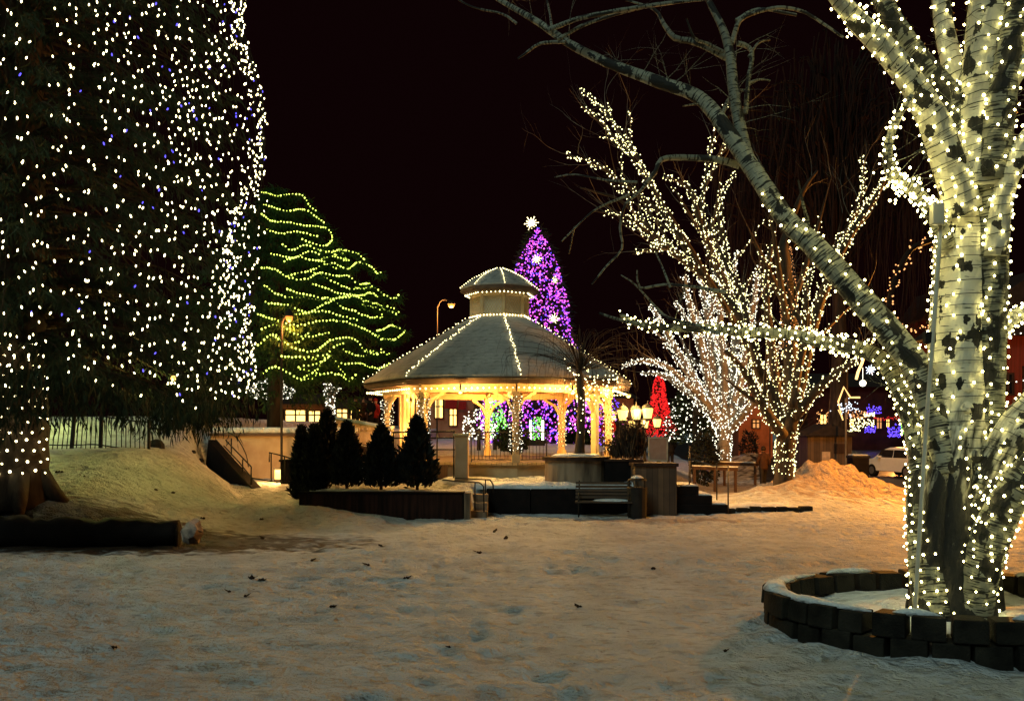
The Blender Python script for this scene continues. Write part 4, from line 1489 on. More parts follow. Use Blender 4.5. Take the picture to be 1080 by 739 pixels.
def grass_clump(label, px, pyt, Y, z0, w, n=420, cat='grass clump', mat='straw'):
    q = P(px, pyt, Y); H = q.z - z0
    m = MB()
    pos = np.stack([q.x + RNG.normal(0, w * .3, n), Y + RNG.normal(0, w * .3, n), z0 + RNG.random(n) * H * .25], 1)
    d = np.stack([RNG.normal(0, .22, n), RNG.normal(0, .22, n), np.ones(n)], 1)
    m.blades(pos, d, RNG.uniform(.4, .85, n) * H, RNG.uniform(.008, .02, n))
    pos = np.stack([q.x + RNG.normal(0, w * .4, n // 2), Y + RNG.normal(0, w * .35, n // 2), z0 + H * RNG.uniform(.5, .95, n // 2)], 1)
    m.blades(pos, RNG.normal(0, 1, (n // 2, 3)), .13, .02)
    o = m.build('ornamental_grass', M[mat], origin=(q.x, Y, z0))
    return tag(o, label, cat)


grass_clump('tall dry dark grass plume in front of the lanterns', 668, 440, 26.3, 1.45, .55, 700, mat='brown_bark')
grass_clump('short dark shrubby grass in the black planter', 650, 462, 26.4, 1.5, .4, 300, mat='brown_bark')
sg = thing('notice_board', 'pale-framed pinkish notice board standing on the boarded planter', 'sign', P(694, 487, 25.3))
c = P(694, 473.5, 25.3)
m = MB(); m.box(c, (.50, .03, .60)); m.build('panel', M['board'], sg)
m = MB()
for dx, dz, sx, sz in ((-.26, 0, .04, .68), (.26, 0, .04, .68), (0, .32, .48, .04), (0, -.32, .48, .04)):
    m.box(c + Vector((dx, -.005, dz)), (sx, .05, sz))
m.build('frame', M['light_frame'], sg)
bn = thing('litter_bin', 'tall black litter bin with a hooded top beside the slatted bench', 'bin', (GX(672, 24.4), 24.4, 0))
bc = Vector((GX(672, 24.4), 24.4, G(GX(672, 24.4), 24.4)))
m = MB(); m.lathe([(.24, -.05), (.26, .06), (.28, .80), (.29, .82), (.27, .84)], bc, 16); m.build('body', M['iron'], bn)
m = MB()
for k in range(6):
    a = k * math.pi / 3 + .3
    m.tube([bc + Vector((.24 * math.cos(a), .24 * math.sin(a), .82)), bc + Vector((.24 * math.cos(a), .24 * math.sin(a), 1.02))], .015, n=5)
m.lathe([(.27, 1.02), (.25, 1.06), (.12, 1.12), (.02, 1.13)], bc, 16)
m.build('hood', M['iron'], bn)
m = MB(); m.lathe([(.2, 1.065), (.17, 1.11), (.08, 1.16), (.02, 1.165)], bc, 12); m.build('snow_cap', M['snow'], bn, smooth=True)
bX = GX(637, 24.5)
bz = G(bX, 24.5)
be = thing('park_bench', 'slatted wooden bench with iron arms and snow on its seat, against the black terrace wall', 'bench', (bX, 24.55, bz))
tilt = Matrix.Rotation(R(2.5), 3, 'Z')


def bp(x, y, z):
    return Vector((bX, 24.6, bz)) + Matrix.Rotation(R(-6), 3, 'Z') @ Vector((x, y, z))


m = MB()
for i in range(5):
    m.bar(bp(-.78, -.34 + .10 * i, .44), bp(.78, -.34 + .10 * i, .44), .08, .035)
m.build('seat', M['plank_wall'], be)
m = MB()
for i in range(5):
    m.bar(bp(-.78, .10 + .03 * i, .55 + .095 * i), bp(.78, .10 + .03 * i, .55 + .095 * i), .03, .075)
m.build('backrest', M['plank_wall'], be)
for x in (-.68, .68):
    m = MB()
    m.tube([bp(x, -.36, -.03), bp(x, -.34, .44), bp(x, -.36, .62), bp(x, -.22, .67), bp(x, .14, .66)], .022, n=6)
    m.tube([bp(x, .22, -.03), bp(x, .08, .44), bp(x, .25, 1.0)], .022, n=6)
    m.tube([bp(x, -.34, .42), bp(x, .10, .42)], .022, n=6)
    m.build('iron_arm', M['iron'], be, smooth=True)
m = MB()
rings = []
for i in range(17):
    t = i / 16; e = math.sin(math.pi * t) ** .4; x = -.3 + 1.05 * t
    rings.append([bp(x, -.36 * e, .462), bp(x, -.3 * e, .462 + .035 * e), bp(x, -.1, .462 + .06 * e), bp(x, .05 * e, .462)])
m.loft(rings); m.build('snow_cap', M['snow'], be, smooth=True)
ss_ = thing('stone_steps', 'three dark steps with snow on their treads beside the boarded planter', 'steps', (GX(737, 26), 26, 0))
for i, (xa, xb, z1) in enumerate(((714, 768, .26), (714, 752, .52), (714, 738, .78))):
    X0, X1 = GX(xa, 25.3), GX(xb, 25.3)
    m = MB(); m.box(((X0 + X1) / 2, 26.1 + .02 * i, z1 / 2 - .1), (X1 - X0, 1.5 - .04 * i, z1 + .2)); s_ = m.build('step', M['dark_wall'], ss_, bevel=.012)
    m = MB(); m.box(((X0 + X1) / 2 + .05, 26.12, z1 + .02), (X1 - X0 - .14, 1.36, .05)); m.build('snow_cap', M['snow'], s_, bevel=.02)
handrail('worn grey handrail running down the dark steps', [P(727, 483, 25.6), P(752, 491, 25.5), P(768, 491, 25.5)], [P(727, 470, 25.6), P(768, 491, 25.5)], .022, mat='iron_worn')
handrail('thin dark handrail at the foot of the dark steps', [P(728, 478, 27.2), P(756, 487, 27.2), P(765, 488, 27.2)], [P(728, 478, 27.2), P(756, 487, 27.2)], .02, mat='iron')

# lanterns
def lantern_post(label, base, heads, hs, power):
    t = thing('lantern_post', label, 'street lamp', base)
    m = MB()
    top = max(h.z for h in heads)
    m.tube([base, base + Vector((0, 0, .5)), Vector((base.x, base.y, top - .1))], [.09, .05, .04], n=8)
    for h in heads:
        m.tube([Vector((base.x, base.y, h.z - hs * 1.2)), Vector(((base.x + h.x) / 2, h.y, h.z - hs * 1.35)), Vector((h.x, h.y, h.z - hs * .65))], .02, n=6)
    m.build('post', M['iron'], t, smooth=True)
    for h in heads:
        m = MB(); m.lathe([(hs * .30, -hs * .5), (hs * .46, hs * .30), (hs * .40, hs * .36)], h, 6); ln = m.build('lantern', M['lantern'], t)
        m = MB(); m.lathe([(hs * .52, hs * .36), (hs * .30, hs * .62), (hs * .06, hs * .72), (.005, hs * .95)], h, 6)
        m.lathe([(hs * .12, -hs * .68), (hs * .34, -hs * .5), (hs * .30, -hs * .46)], h, 6)
        m.build('lantern_cap', M['iron'], ln)
    c = sum(heads, Vector()) / len(heads)
    point('lantern_light', c + Vector((0, -.35, .1)), (1, .58, .2), power, .25, t)
    return t


Yl = 31
lantern_post('black post with three square glowing lanterns nearest the bandstand', Vector((GX(671, Yl), Yl, G(GX(671, Yl), Yl))), [P(657, 437, Yl), P(671, 436, Yl), P(683, 435, Yl)], .43, 520)
Yl = 34
lantern_post('black post with three lower glowing lanterns before the red tree', Vector((GX(680, Yl), Yl, G(GX(680, Yl), Yl))), [P(667, 447, Yl), P(680, 446.5, Yl), P(693, 445.5, Yl)], .36, 300)
# ------------------------------------------------------------------ lime-lit spruce behind the sunken path
gx, gy = GX(290, 37), 37.0
g0 = G(gx, gy)
gs = thing('spruce_tree', 'dark spruce with its drooping boughs traced in lime-yellow bulbs', 'tree', (gx, gy, g0))
m = MB(); m.tube([(gx, gy, g0 - .2), (gx, gy, g0 + 4), (gx, gy, 12.3)], [.34, .26, .04], n=10); m.build('trunk', M['brown_bark'], gs, smooth=True)


def gprof(z):
    return float(np.interp(z, [3.6, 4.4, 5.5, 6.8, 8.2, 9.6, 11, 12.6], [3.3, 4.6, 5.2, 4.9, 4.1, 3.0, 1.9, .15]))


BP, BD = [], []
z = 3.9
while z < 12.4:
    for i in range(11):
        a = 2 * math.pi * (i + random.random()) / 11
        rad = gprof(z) * random.uniform(.75, 1.0)
        n = 95
        t = RNG.random(n) ** .6
        pos = np.stack([gx + np.cos(a) * rad * t, gy + np.sin(a) * rad * t, z + .35 * np.sin(t * 2.2) - .9 * t * t], 1) + RNG.normal(scale=(.16, .16, .06), size=(n, 3))
        d = np.array([math.cos(a), math.sin(a), 0]) * RNG.uniform(0, 1, (n, 1)) + np.array([0, 0, -1]) * RNG.uniform(.2, 1, (n, 1)) + RNG.normal(scale=.4, size=(n, 3))
        BP.append(pos); BD.append(d)
    z += .40
GPL = [
    [(276, 203), (290, 206), (305, 205), (319, 207), (327, 217), (336, 223)],
    [(278, 217), (295, 220), (310, 222), (325, 222), (334, 229), (344, 237)],
    [(276, 227), (290, 233), (310, 236), (330, 238), (347, 243), (350, 252), (344, 259), (330, 256), (315, 252)],
    [(298, 258), (308, 263), (320, 259), (335, 263), (350, 265), (368, 264), (378, 268), (385, 276), (383, 270)],
    [(330, 275), (342, 272), (356, 272), (366, 274), (358, 265), (352, 268), (370, 275)],
    [(276, 281), (290, 285), (305, 292), (325, 294), (340, 287), (355, 291), (368, 292), (378, 298), (391, 300)],
    [(328, 286), (345, 294), (360, 300), (372, 305), (392, 303), (405, 311), (418, 313), (421, 308)],
    [(350, 278), (365, 283), (380, 277), (392, 281), (398, 289), (405, 286)],
    [(279, 302), (290, 308), (305, 313), (325, 315), (345, 316), (368, 314), (385, 322), (400, 327), (403, 334), (398, 333)],
    [(303, 305), (320, 309), (340, 315), (370, 313), (395, 320), (410, 328), (420, 332), (418, 326), (405, 322)],
    [(353, 318), (368, 327), (385, 333), (400, 334)],
    [(272, 330), (290, 338), (310, 342), (330, 341), (355, 337), (375, 344), (390, 349), (402, 358), (397, 350), (408, 345), (418, 344), (427, 349), (418, 357), (400, 358)],
    [(272, 364), (288, 353), (300, 360), (315, 361), (325, 352), (318, 358)],
    [(288, 355), (300, 362), (320, 369), (335, 370), (348, 358), (362, 356), (377, 360), (385, 369), (398, 374), (390, 370), (380, 366)],
    [(362, 370), (375, 374), (392, 374), (402, 372), (402, 368), (408, 373), (412, 370)],
    [(297, 376), (312, 375), (330, 377), (347, 376), (330, 384), (315, 388), (330, 392), (345, 393)],
    [(322, 378), (340, 379), (360, 383), (375, 382), (390, 387), (405, 386), (412, 382)],
    [(278, 392), (287, 387), (298, 391), (310, 397), (325, 399), (342, 395), (360, 395), (368, 401), (375, 396), (380, 393)],
    [(348, 371), (355, 385), (368, 398), (378, 399)],
    [(300, 333), (320, 331), (340, 322), (352, 318)],
    [(304, 292), (322, 286), (345, 280), (360, 284)],
    [(300, 276), (315, 270), (330, 275), (345, 276)],
    [(282, 242), (300, 246), (320, 245), (338, 250)],
    [(280, 318), (300, 322), (322, 328), (340, 329), (362, 333), (380, 338)],
    [(276, 346), (292, 343), (310, 351), (330, 355), (350, 350)],
    [(286, 268), (305, 272), (325, 266), (340, 269)],
    [(330, 300), (350, 306), (372, 312), (388, 309), (400, 314)],
    [(318, 401), (335, 387), (352, 366), (365, 360)],
]
for i, pl in enumerate(GPL):
    n = len(pl)
    W = []
    for k, (x, y) in enumerate(pl):
        r = abs(P(x, y, 37).x - gx)
        z = P(x, y, 37).z
        rad = max(gprof(z) * 1.06, r * 1.02)
        dy = math.sqrt(max(0, rad * rad - r * r))
        W.append(P(x, y, 37 - dy * (1.0 if i % 2 else .85)))
    w, _ = spline(W, None, .12)
    w = [p + Vector((0, 0, .035 * math.sin(j * .55 + i) + random.gauss(0, .012))) for j, p in enumerate(w)]
    bl, acc = [], 0
    for p, q in zip(w[:-1], w[1:]):
        acc += (q - p).length
        if acc > .10:
            bl.append(p); acc = 0
    k = 20 * len(w)
    wa = np.array([tuple(p) for p in w])[RNG.integers(0, len(w), k)]
    BP.append(wa + RNG.normal(scale=(.10, .16, .06), size=(k, 3)) + np.array([0, .24, -.03])); BD.append(np.array([.35, -.2, -.8]) + RNG.normal(scale=.55, size=(k, 3)))
    far_string('string of lime-yellow bulbs looped along a bough of the dark spruce', [w], bl, 'lime bulb strings on the spruce', .037, M['b_green'], .012)

BP = np.concatenate(BP); BD = np.concatenate(BD)
m = MB(); m.blades(BP, BD, RNG.uniform(.16, .38, len(BP)), RNG.uniform(.012, .03, len(BP))); m.build('crown', M['needle_green'], gs)
# ------------------------------------------------------------------ bare trees wound with bulbs
def lit_tree(label, base, main, mats, spec):
    """main: list of (polyline in photo pixels with half width, y0, y1, lit fraction)."""
    t = thing('bare_tree', label, 'tree', base)
    tm, tw = MB(), MB()
    return t, tm, tw


def limb_bulbs(pp, rr, dens, r, spread):
    out = []
    for i in range(len(pp) - 1):
        L = (pp[i + 1] - pp[i]).length
        k = dens * L
        k = int(k) + (random.random() < k - int(k))
        t = (pp[i + 1] - pp[i]).normalized()
        nn = t.orthogonal().normalized(); bb = t.cross(nn)
        for _ in range(k):
            a = random.uniform(0, 6.28)
            q = pp[i].lerp(pp[i + 1], random.random()) + (nn * math.cos(a) + bb * math.sin(a)) * (rr[i] + abs(random.gauss(0, spread)) + .01)
            out.append(q)
    return out


def build_lit(label, base, limbs, bark, matb, br, dens, spread, group, labs, twig_n, extra=0, Y=None, wire_r=.008, nsub=2):
    t = thing('bare_tree', label, 'tree', base)
    tw = MB()
    for i, (pl, y0, y1, f0, f1, lab) in enumerate(limbs):
        pp, rr = pxpath(pl, y0, y1, .18, .12)
        rr = [r * .8 for r in rr]
        m = MB(); m.tube(pp, rr, n=9 if rr[0] > .08 else 6, wob=.05)
        a, b = int(len(pp) * f0), max(int(len(pp) * f1), int(len(pp) * f0) + 3)
        bl, wires = [], []
        if f1 > f0:
            bl = limb_bulbs(pp[a:b], rr[a:b], dens * (1 if i else 1.8) * (1 + rr[a] * 7), br, spread)
            wires = [helix(pp[a:b], rr[a:b], .3, 1, .01, step=.12)[0]]
        for _ in range(nsub if i and len(pp) > 10 else 0):
            k = random.randrange(int(len(pp) * .22), int(len(pp) * .75))
            d = (pp[k + 2] - pp[k - 2]).normalized()
            d = (d + Vector((random.gauss(0, .52), random.gauss(0, .4), random.uniform(-.1, .5)))).normalized()
            L = sum((pp[q + 1] - pp[q]).length for q in range(k, len(pp) - 1)) * random.uniform(.5, .85)
            bend = Vector((random.gauss(0, .12), random.gauss(0, .1), random.uniform(.02, .18))) * L
            sp, sr = spline([pp[k], pp[k] + d * L * .5 + bend * .6, pp[k] + d * L + bend], [rr[k] * .6, rr[k] * .4, .008], .2)
            m.tube(sp, sr, n=5, caps=False)
            e = int(len(sp) * random.uniform(.7, 1))
            if f1 > f0 and e > 3:
                bl += limb_bulbs(sp[:e], sr[:e], dens * .62, br * .9, spread * .5)
                wires.append(sp[:e])
            twigs(tw, sp[-1], d + Vector((random.gauss(0, .3), random.gauss(0, .3), .3)), random.uniform(.8, 1.8), .010, 1, -.01, 3)
        m.build('trunk' if i == 0 else 'limb', bark, t, smooth=True)
        for _ in range(twig_n):
            k = random.randrange(len(pp) // 3, len(pp) - 1)
            d = (pp[min(k + 3, len(pp) - 1)] - pp[k - 3]).normalized()
            twigs(tw, pp[k], d + Vector((random.gauss(0, .5), random.gauss(0, .4), random.uniform(0, .5))), random.uniform(.8, 2.2), .012, 1, -.01, 3)
        if bl:
            far_string(lab, wires, bl, group, br, matb, wire_r)
    tw.build('twig', M['red_twig'] if extra else M['grey_bark'], t)
    return t


YB = 29.6
LB = [
    ([(825, 522, 13), (827, 495, 12), (829, 465, 12), (830, 440, 11)], YB, YB, .25, 1, 'warm bulbs packed round the short trunk of the tree in the snow mound'),
    ([(828, 462, 9), (815, 420, 8), (798, 385, 7), (785, 345, 7), (765, 315, 6), (735, 285, 5), (705, 262, 4), (685, 240, 3), (655, 212, 2), (630, 203, 1.5), (612, 198, 1)], YB, YB - 2, .1, .84, 'warm bulbs on the long limb sweeping from the snow mound over the bandstand'),
    ([(742, 290, 4), (715, 250, 3.4), (700, 222, 3), (690, 200, 2.6), (683, 187, 2.2), (672, 165, 2), (652, 138, 1.6), (632, 112, 1.2), (612, 94, 1)], YB - 1, YB - 2.2, 0, 1, 'warm bulbs on the highest straight branch tip over the dark sky'),
    ([(694, 208, 2.2), (680, 188, 2), (664, 162, 1.6), (648, 144, 1.3), (630, 125, 1.2), (614, 112, 1)], YB - 1.8, YB - 2.4, 0, 1, 'warm bulbs on the branch tip just under the highest one'),
    ([(722, 255, 2.8), (700, 228, 2.4), (680, 210, 2), (660, 196, 1.7), (635, 177, 1.4), (615, 168, 1.2), (596, 162, 1)], YB - 1.4, YB - 2.6, 0, 1, 'warm bulbs on the branch tip reaching farthest over the bandstand'),
    ([(735, 283, 2.6), (715, 266, 2.4), (695, 262, 2), (680, 264, 1.6), (668, 268, 1.2)], YB - 1.2, YB - 2, .1, 1, 'warm bulbs on a short drooping branch above the bandstand roof'),
    ([(705, 262, 2.4), (690, 250, 2), (665, 232, 1.6), (645, 226, 1.3), (625, 222, 1)], YB - 1.6, YB - 2.2, .1, .9, 'warm bulbs on a level branch tip below the forking limb'),
    ([(800, 385, 6), (775, 325, 5), (758, 285, 4.5), (742, 245, 4), (735, 222, 3.6), (728, 200, 3), (712, 190, 2), (700, 187, 1.4)], YB + .4, YB - .3, .1, 1, 'warm bulbs on the limb that forks behind the leaning birch limb'),
    ([(745, 250, 2.8), (741, 220, 2.4), (744, 190, 2), (748, 160, 1.6), (757, 130, 1.4), (768, 108, 1)], YB, YB + .5, 0, 1, 'warm bulbs on the lone upright twig against the leaning birch limb'),
    ([(780, 335, 4), (770, 290, 3), (762, 250, 2.6), (756, 220, 2), (762, 205, 1.6), (776, 180, 1)], YB + .8, YB + 1, .05, 1, 'warm bulbs on the wavy upright twig beside the lone one'),
    ([(800, 390, 5), (790, 350, 4), (782, 310, 3.4), (768, 285, 3), (755, 255, 2.5), (748, 240, 2)], YB - .6, YB - 1, 0, 1, 'warm bulbs on the dense cluster over the cool-lit tree'),
    ([(830, 465, 10), (833, 420, 9), (834, 370, 9), (832, 320, 8.5), (828, 280, 8), (826, 262, 7), (832, 240, 5), (848, 200, 3), (862, 180, 1.6)], YB + .2, YB + .6, .05, .35, 'warm bulbs on the lower half of the amber-wrapped upright limb'),
    ([(832, 455, 9), (845, 400, 8), (856, 350, 7), (868, 310, 6), (885, 270, 5), (905, 235, 4), (925, 205, 3), (938, 180, 2)], YB - .3, YB - 1.5, .05, 1, 'warm bulbs on the limb rising toward the knot beside the near birch'),
    ([(870, 310, 4), (880, 280, 3.4), (890, 250, 2.6), (905, 215, 2), (912, 190, 1.4), (908, 165, 1)], YB - 1, YB - .6, .05, 1, 'warm bulbs on a slim upright branch crossing the dark willow'),
    ([(838, 440, 7), (858, 415, 6), (880, 395, 5), (895, 385, 4), (912, 372, 2.5), (918, 358, 1.5)], YB - .5, YB - 2.5, .05, 1, 'warm bulbs on the low limb toward the yellow star'),
    ([(836, 430, 6), (842, 390, 5), (852, 345, 4), (850, 310, 3), (856, 280, 2)], YB - .8, YB - .8, .05, 1, 'warm bulbs on a dense middle limb of the mound tree'),
    ([(826, 460, 8), (812, 440, 7), (800, 420, 6), (790, 400, 5), (780, 385, 4), (765, 370, 3)], YB - .8, YB - 2, .1, 1, 'warm bulbs on the low limb crossing the cool-lit tree'),
    ([(828, 455, 7), (818, 400, 6), (812, 350, 5), (808, 310, 4), (812, 270, 3), (818, 240, 2)], YB + .6, YB + 1.2, .05, .9, 'warm bulbs on the upright limb nearest the amber-wrapped one'),
]
tb = build_lit('bare tree wrapped in warm white bulbs, rising from the kerbed snow mound', (GX(825, YB), YB, G(GX(825, YB), YB)), LB, M['brown_bark'], M['b_far_warm'], .020, 19, .05,
               'bulb strings on the tree in the snow mound', None, 4, extra=0, nsub=3)
# tree wrapped farther up in amber rings
pp, rr = pxpath([(834, 372, 9), (832, 320, 8.5), (828, 280, 8), (826, 262, 7)], YB + .35, YB + .55, .1)
w, bl = helix(pp, rr, .12, .13, .02, step=.06)
far_string('close amber rings wound round the upper part of an upright limb', [w], [q for q, _ in bl], None, .018, M['b_amber'], .012)
pp, rr = pxpath([(985, 252, 3), (962, 262, 3), (948, 285, 3), (940, 310, 3), (936, 328, 3)], 20, 20, .1)
am = thing('bare_branch', 'slim branch with copper-orange bulbs hooked over beside the near birch trunk', 'branch', pp[0])
m = MB(); m.tube(pp, rr, n=5); m.build('limb', M['red_twig'], am, smooth=True)
far_string('copper-orange bulbs on the slim hooked branch', [pp], limb_bulbs(pp, rr, 26, .02, .05), None, .02, M['b_amber'], .004)
pp, rr = pxpath([(936, 330, 2), (950, 340, 2), (968, 347, 2), (990, 346, 2)], 20, 20, .1)
far_string('copper-orange bulbs strung across to the near birch trunk', [pp], limb_bulbs(pp, rr, 22, .02, .04), None, .02, M['b_amber'], .006)

YA = 41.0
LA = [([(763, 486, 9), (763, 470, 9), (763, 455, 9), (762, 440, 9)], YA, YA, 0, 1, 'cool bulbs packed on the short trunk of the fan-shaped tree')]
fan = [
    ([(760, 452, 6), (745, 425, 5), (725, 405, 4.4), (706, 388, 3.4), (690, 382, 2.6), (672, 381, 1.8), (656, 386, 1)], -1, 'the lowest arching branch, over the red tree'),
    ([(757, 448, 6), (738, 412, 5), (720, 380, 4), (704, 352, 3), (694, 333, 2), (685, 322, 1.2)], .5, 'the straight branch leaning over the red tree'),
    ([(760, 450, 6), (748, 405, 5), (738, 360, 4), (728, 325, 3), (722, 290, 2)], -.5, 'the third branch from the red tree'),
    ([(762, 446, 6), (755, 400, 5), (748, 350, 4), (742, 310, 3), (736, 280, 1.6)], .8, 'an upright branch in the red-tree half of the fan'),
    ([(763, 446, 6), (764, 390, 5), (760, 340, 4), (762, 290, 3), (765, 255, 1.6)], 0, 'the tallest upright branch of the fan'),
    ([(764, 446, 6), (772, 395, 5), (776, 345, 4), (772, 300, 3), (778, 265, 1.6)], 1, 'the upright branch right beside the tallest'),
    ([(765, 448, 6), (782, 400, 5), (790, 350, 4), (796, 310, 3), (800, 280, 1.6)], -.6, 'the branch that rises behind the mound tree'),
    ([(766, 450, 6), (785, 418, 5), (800, 396, 4), (812, 380, 3), (822, 366, 1.6)], -1, 'the branch crossing low toward the mound tree'),
    ([(767, 456, 6), (785, 436, 5), (800, 418, 4.4), (815, 402, 3)], -1.2, 'the lowest branch toward the mound tree'),
    ([(760, 450, 5), (742, 418, 4), (730, 395, 3.4), (716, 372, 2.6), (700, 362, 1.6)], 1.2, 'a rear branch low over the white-dotted bush'),
    ([(761, 448, 5), (752, 410, 4), (744, 375, 3), (730, 345, 2), (712, 318, 1.4)], 1.4, 'a rear branch in the middle of the fan'),
    ([(764, 446, 5), (768, 400, 4), (752, 350, 3), (750, 315, 2), (754, 285, 1.4)], 1.6, 'a crooked rear branch of the fan'),
    ([(765, 446, 5), (776, 410, 4), (784, 375, 3), (782, 340, 2), (786, 305, 1.4)], 1.2, 'a rear branch near the mound tree'),
    ([(760, 450, 5), (735, 422, 4), (712, 402, 3), (695, 395, 2), (676, 393, 1.2)], .6, 'the second low arching branch'),
]
for pl, dy, lab in fan:
    LA.append((pl, YA, YA + dy * 1.6, .02, 1, 'cool white bulbs on ' + lab))
build_lit('fan-shaped bare tree wrapped in cool white bulbs behind the dark steps', (GX(763, YA), YA, G(GX(763, YA), YA)), LA, M['grey_bark'], M['b_cool'], .024, 19, .05,
          'bulb strings on the fan-shaped tree', None, 4, nsub=3)

# stone kerb in front of the mound, mound is part of the ground
kb = thing('stone_kerb', 'low dark stone kerb half buried at the front of the snow mound', 'kerb', (GX(800, 26), 26, 0))
m = MB()
xk = GX(752, 25.6)
while xk < GX(852, 25.6):
    w = random.uniform(.32, .45)
    y = 25.75 + .10 * ((xk - 7.0) / 1.6) ** 2 * 1.2
    m.box((xk + w / 2, y, G(xk + w / 2, y) + .03), (w - .04, .26, .20), rz=.05 * (xk - 7.1))
    xk += w
m.build('kerb_stones', M['block'], kb, bevel=.03)
m = MB()
rings = []
for i in range(31):
    t = i / 30; x = GX(742, 25.7) + (GX(858, 25.7) - GX(742, 25.7)) * t; y = 25.88 + .10 * ((x - 7.0) / 1.6) ** 2 * 1.2
    zb = G(x, y); e = math.sin(math.pi * t) ** .5
    rings.append([Vector((x, y - .12 * e, zb + .10)), Vector((x, y, zb + .02 + .16 * e)), Vector((x, y + .6, zb + .16 * e)), Vector((x, y + 1.5, G(x, y + 1.5) - .03))])
m.loft(rings, closed=False, cap0=False, cap1=False)
m.build('snow_cap', M['snow'], kb, smooth=True)

# ------------------------------------------------------------------ purple tree, red tree, dotted bushes
def cone_tree(name, label, px, pyt, pyb, wpx, Y, needle, curve, nbl, bulbs, bl_label, br, nb_, group=None, tw=None, lean=0.0):
    top, bot = P(px, pyt, Y), P(px, pyb, Y)
    z0 = min(G(bot.x, Y), bot.z - .1)
    H = top.z - bot.z; rad = wpx / 2 * Y / F
    t = thing(name, label, 'tree', (bot.x, Y, z0), group)
    m = MB(); m.tube([(bot.x, Y, z0 - .1), (bot.x, Y, bot.z + H * .3), (bot.x, Y, top.z - .1)], [rad * .10 + .03, rad * .07 + .02, .02], n=8); m.build('trunk', M['brown_bark'], t)
    us = np.linspace(0, 1, len(curve))

    def surf(n, k0, k1):
        u = 1 - np.sqrt(RNG.random(n)) * .999
        u = np.where(RNG.random(n) < .3, RNG.random(n), u)
        a = RNG.uniform(0, 2 * np.pi, n)
        r = rad * np.interp(u, us, curve) * (1 + .06 * np.sin(5 * a + u * 20) + .05 * np.sin(23 * u)) * RNG.uniform(k0, k1, n)
        return u, a, np.stack([bot.x + r * np.cos(a), Y + r * np.sin(a), bot.z + u * H], 1)
    u, a, pos = surf(nbl, .35, 1)
    d = np.stack([np.cos(a), np.sin(a), RNG.uniform(-.5, .2, nbl)], 1) + RNG.normal(scale=.3, size=(nbl, 3))
    m = MB(); m.blades(pos, d, rad * RNG.uniform(.10, .22, nbl), rad * RNG.uniform(.012, .03, nbl)); m.build('crown', needle, t)
    u, a, pos = surf(nb_, .93, 1.05)
    far_string(bl_label, [[Vector(p) for p in pos[np.argsort(u)][:2]]], [Vector(p) for p in pos.tolist()], None, br, None, .004, mats=bulbs)
    return t, top, bot, H, rad


ptree, ptop, pbot, pH, prad = cone_tree('spruce_tree', 'tall spruce covered in purple, blue and magenta bulbs behind the bandstand', 567, 241, 470, 122, 60, M['needle'], [.8, 1.0, .93, .82, .70, .60, .52, .46, .38, .22, .04], 9000,
    [M['b_purple'], M['b_violet'], M['b_violet'], M['b_magenta'], M['b_indigo'], M['b_magenta'], M['b_purple']], 'dense purple, blue and magenta bulbs all over the tall spruce', .060, 6000)


def burst(mb, c, r, n=10):
    for i in range(n):
        a = 2 * math.pi * i / n + .1
        k = 1 if i % 2 == 0 else .75
        d = Vector((math.cos(a), 0, math.sin(a)))
        mb.tube([c, c + d * r * k * .5, c + d * r * k], [r * .10, r * .08, r * .03], n=5)
        mb.tube([c, c + Vector((math.cos(a) * .5, (-1) ** i * .7, math.sin(a) * .5)) * r * .6], [r * .09, r * .03], n=5)
        mb.bulb(c + d * r * k, r * .11)
    mb.bulb(c, r * .24)


m = MB(); burst(m, P(560.5, 235.5, 60), .46, 12)
tag(m.build('tree_star', M['b_star'], origin=P(560.5, 240, 60)), 'glowing many-pointed star on top of the tall purple tree', 'star')
for (px, py, s, lab) in ((566, 273, .34, 'highest glowing snowflake ornament on the purple tree'), (585, 295, .24, 'small pinkish-white glowing ornament on the purple tree'), (584, 336, .34, 'glowing round snowflake ornament low on the purple tree above the bandstand roof'), (593, 435, .3, 'white glowing ornament on the purple tree seen through the bandstand')):
    q = P(px, py, 60)
    r = math.hypot(q.x - pbot.x, 0)
    u = (q.z - pbot.z) / pH
    rad = prad * float(np.interp(u, np.linspace(0, 1, 11), [.8, 1.0, .93, .80, .66, .56, .46, .40, .34, .20, .04])) * 1.12
    dy = math.sqrt(max(0, rad * rad - r * r))
    c = P(px, py, 60 - dy)
    m = MB(); burst(m, c, s, 10)
    tag(m.build('ornament', M['b_star'], origin=c), lab, 'ornament')
cone_tree('spruce_tree', 'spruce strung with purple and blue bulbs standing in the plaza, seen under the bandstand roof', 640, 415, 470, 54, 66, M['needle'], [.9, 1, .95, .8, .62, .4, .1], 1500, [M['b_purple'], M['b_indigo'], M['b_magenta']], 'purple and blue bulbs on the plaza spruce seen under the bandstand roof', .05, 380)
cone_tree('fir_tree', 'narrow tree glowing all red behind the lanterns', 695, 394, 460, 38, 46, M['bush'], [.95, 1.0, .72, .55, .52, .42, .36, .33, .22, .05], 900, [M['b_red']], 'dense red bulbs covering the narrow tree', .052, 1000)
cone_tree('conifer_shrub', 'broad dark conifer dotted with white bulbs between the red tree and the fan-shaped tree', 733, 399, 466, 62, 44, M['bush'], [.95, 1.0, .98, .90, .80, .66, .45, .1], 3500, [M['b_cool']], 'sparse white bulbs over the broad dark conifer', .036, 330)
cone_tree('leafy_shrub', 'rounded shrub dotted with white bulbs seen through the bandstand', 505, 424, 463, 34, 44, M['bush'], [.8, 1.0, .98, .85, .55, .1], 900, [M['b_cool']], 'white bulbs on the rounded shrub seen through the bandstand', .042, 150)
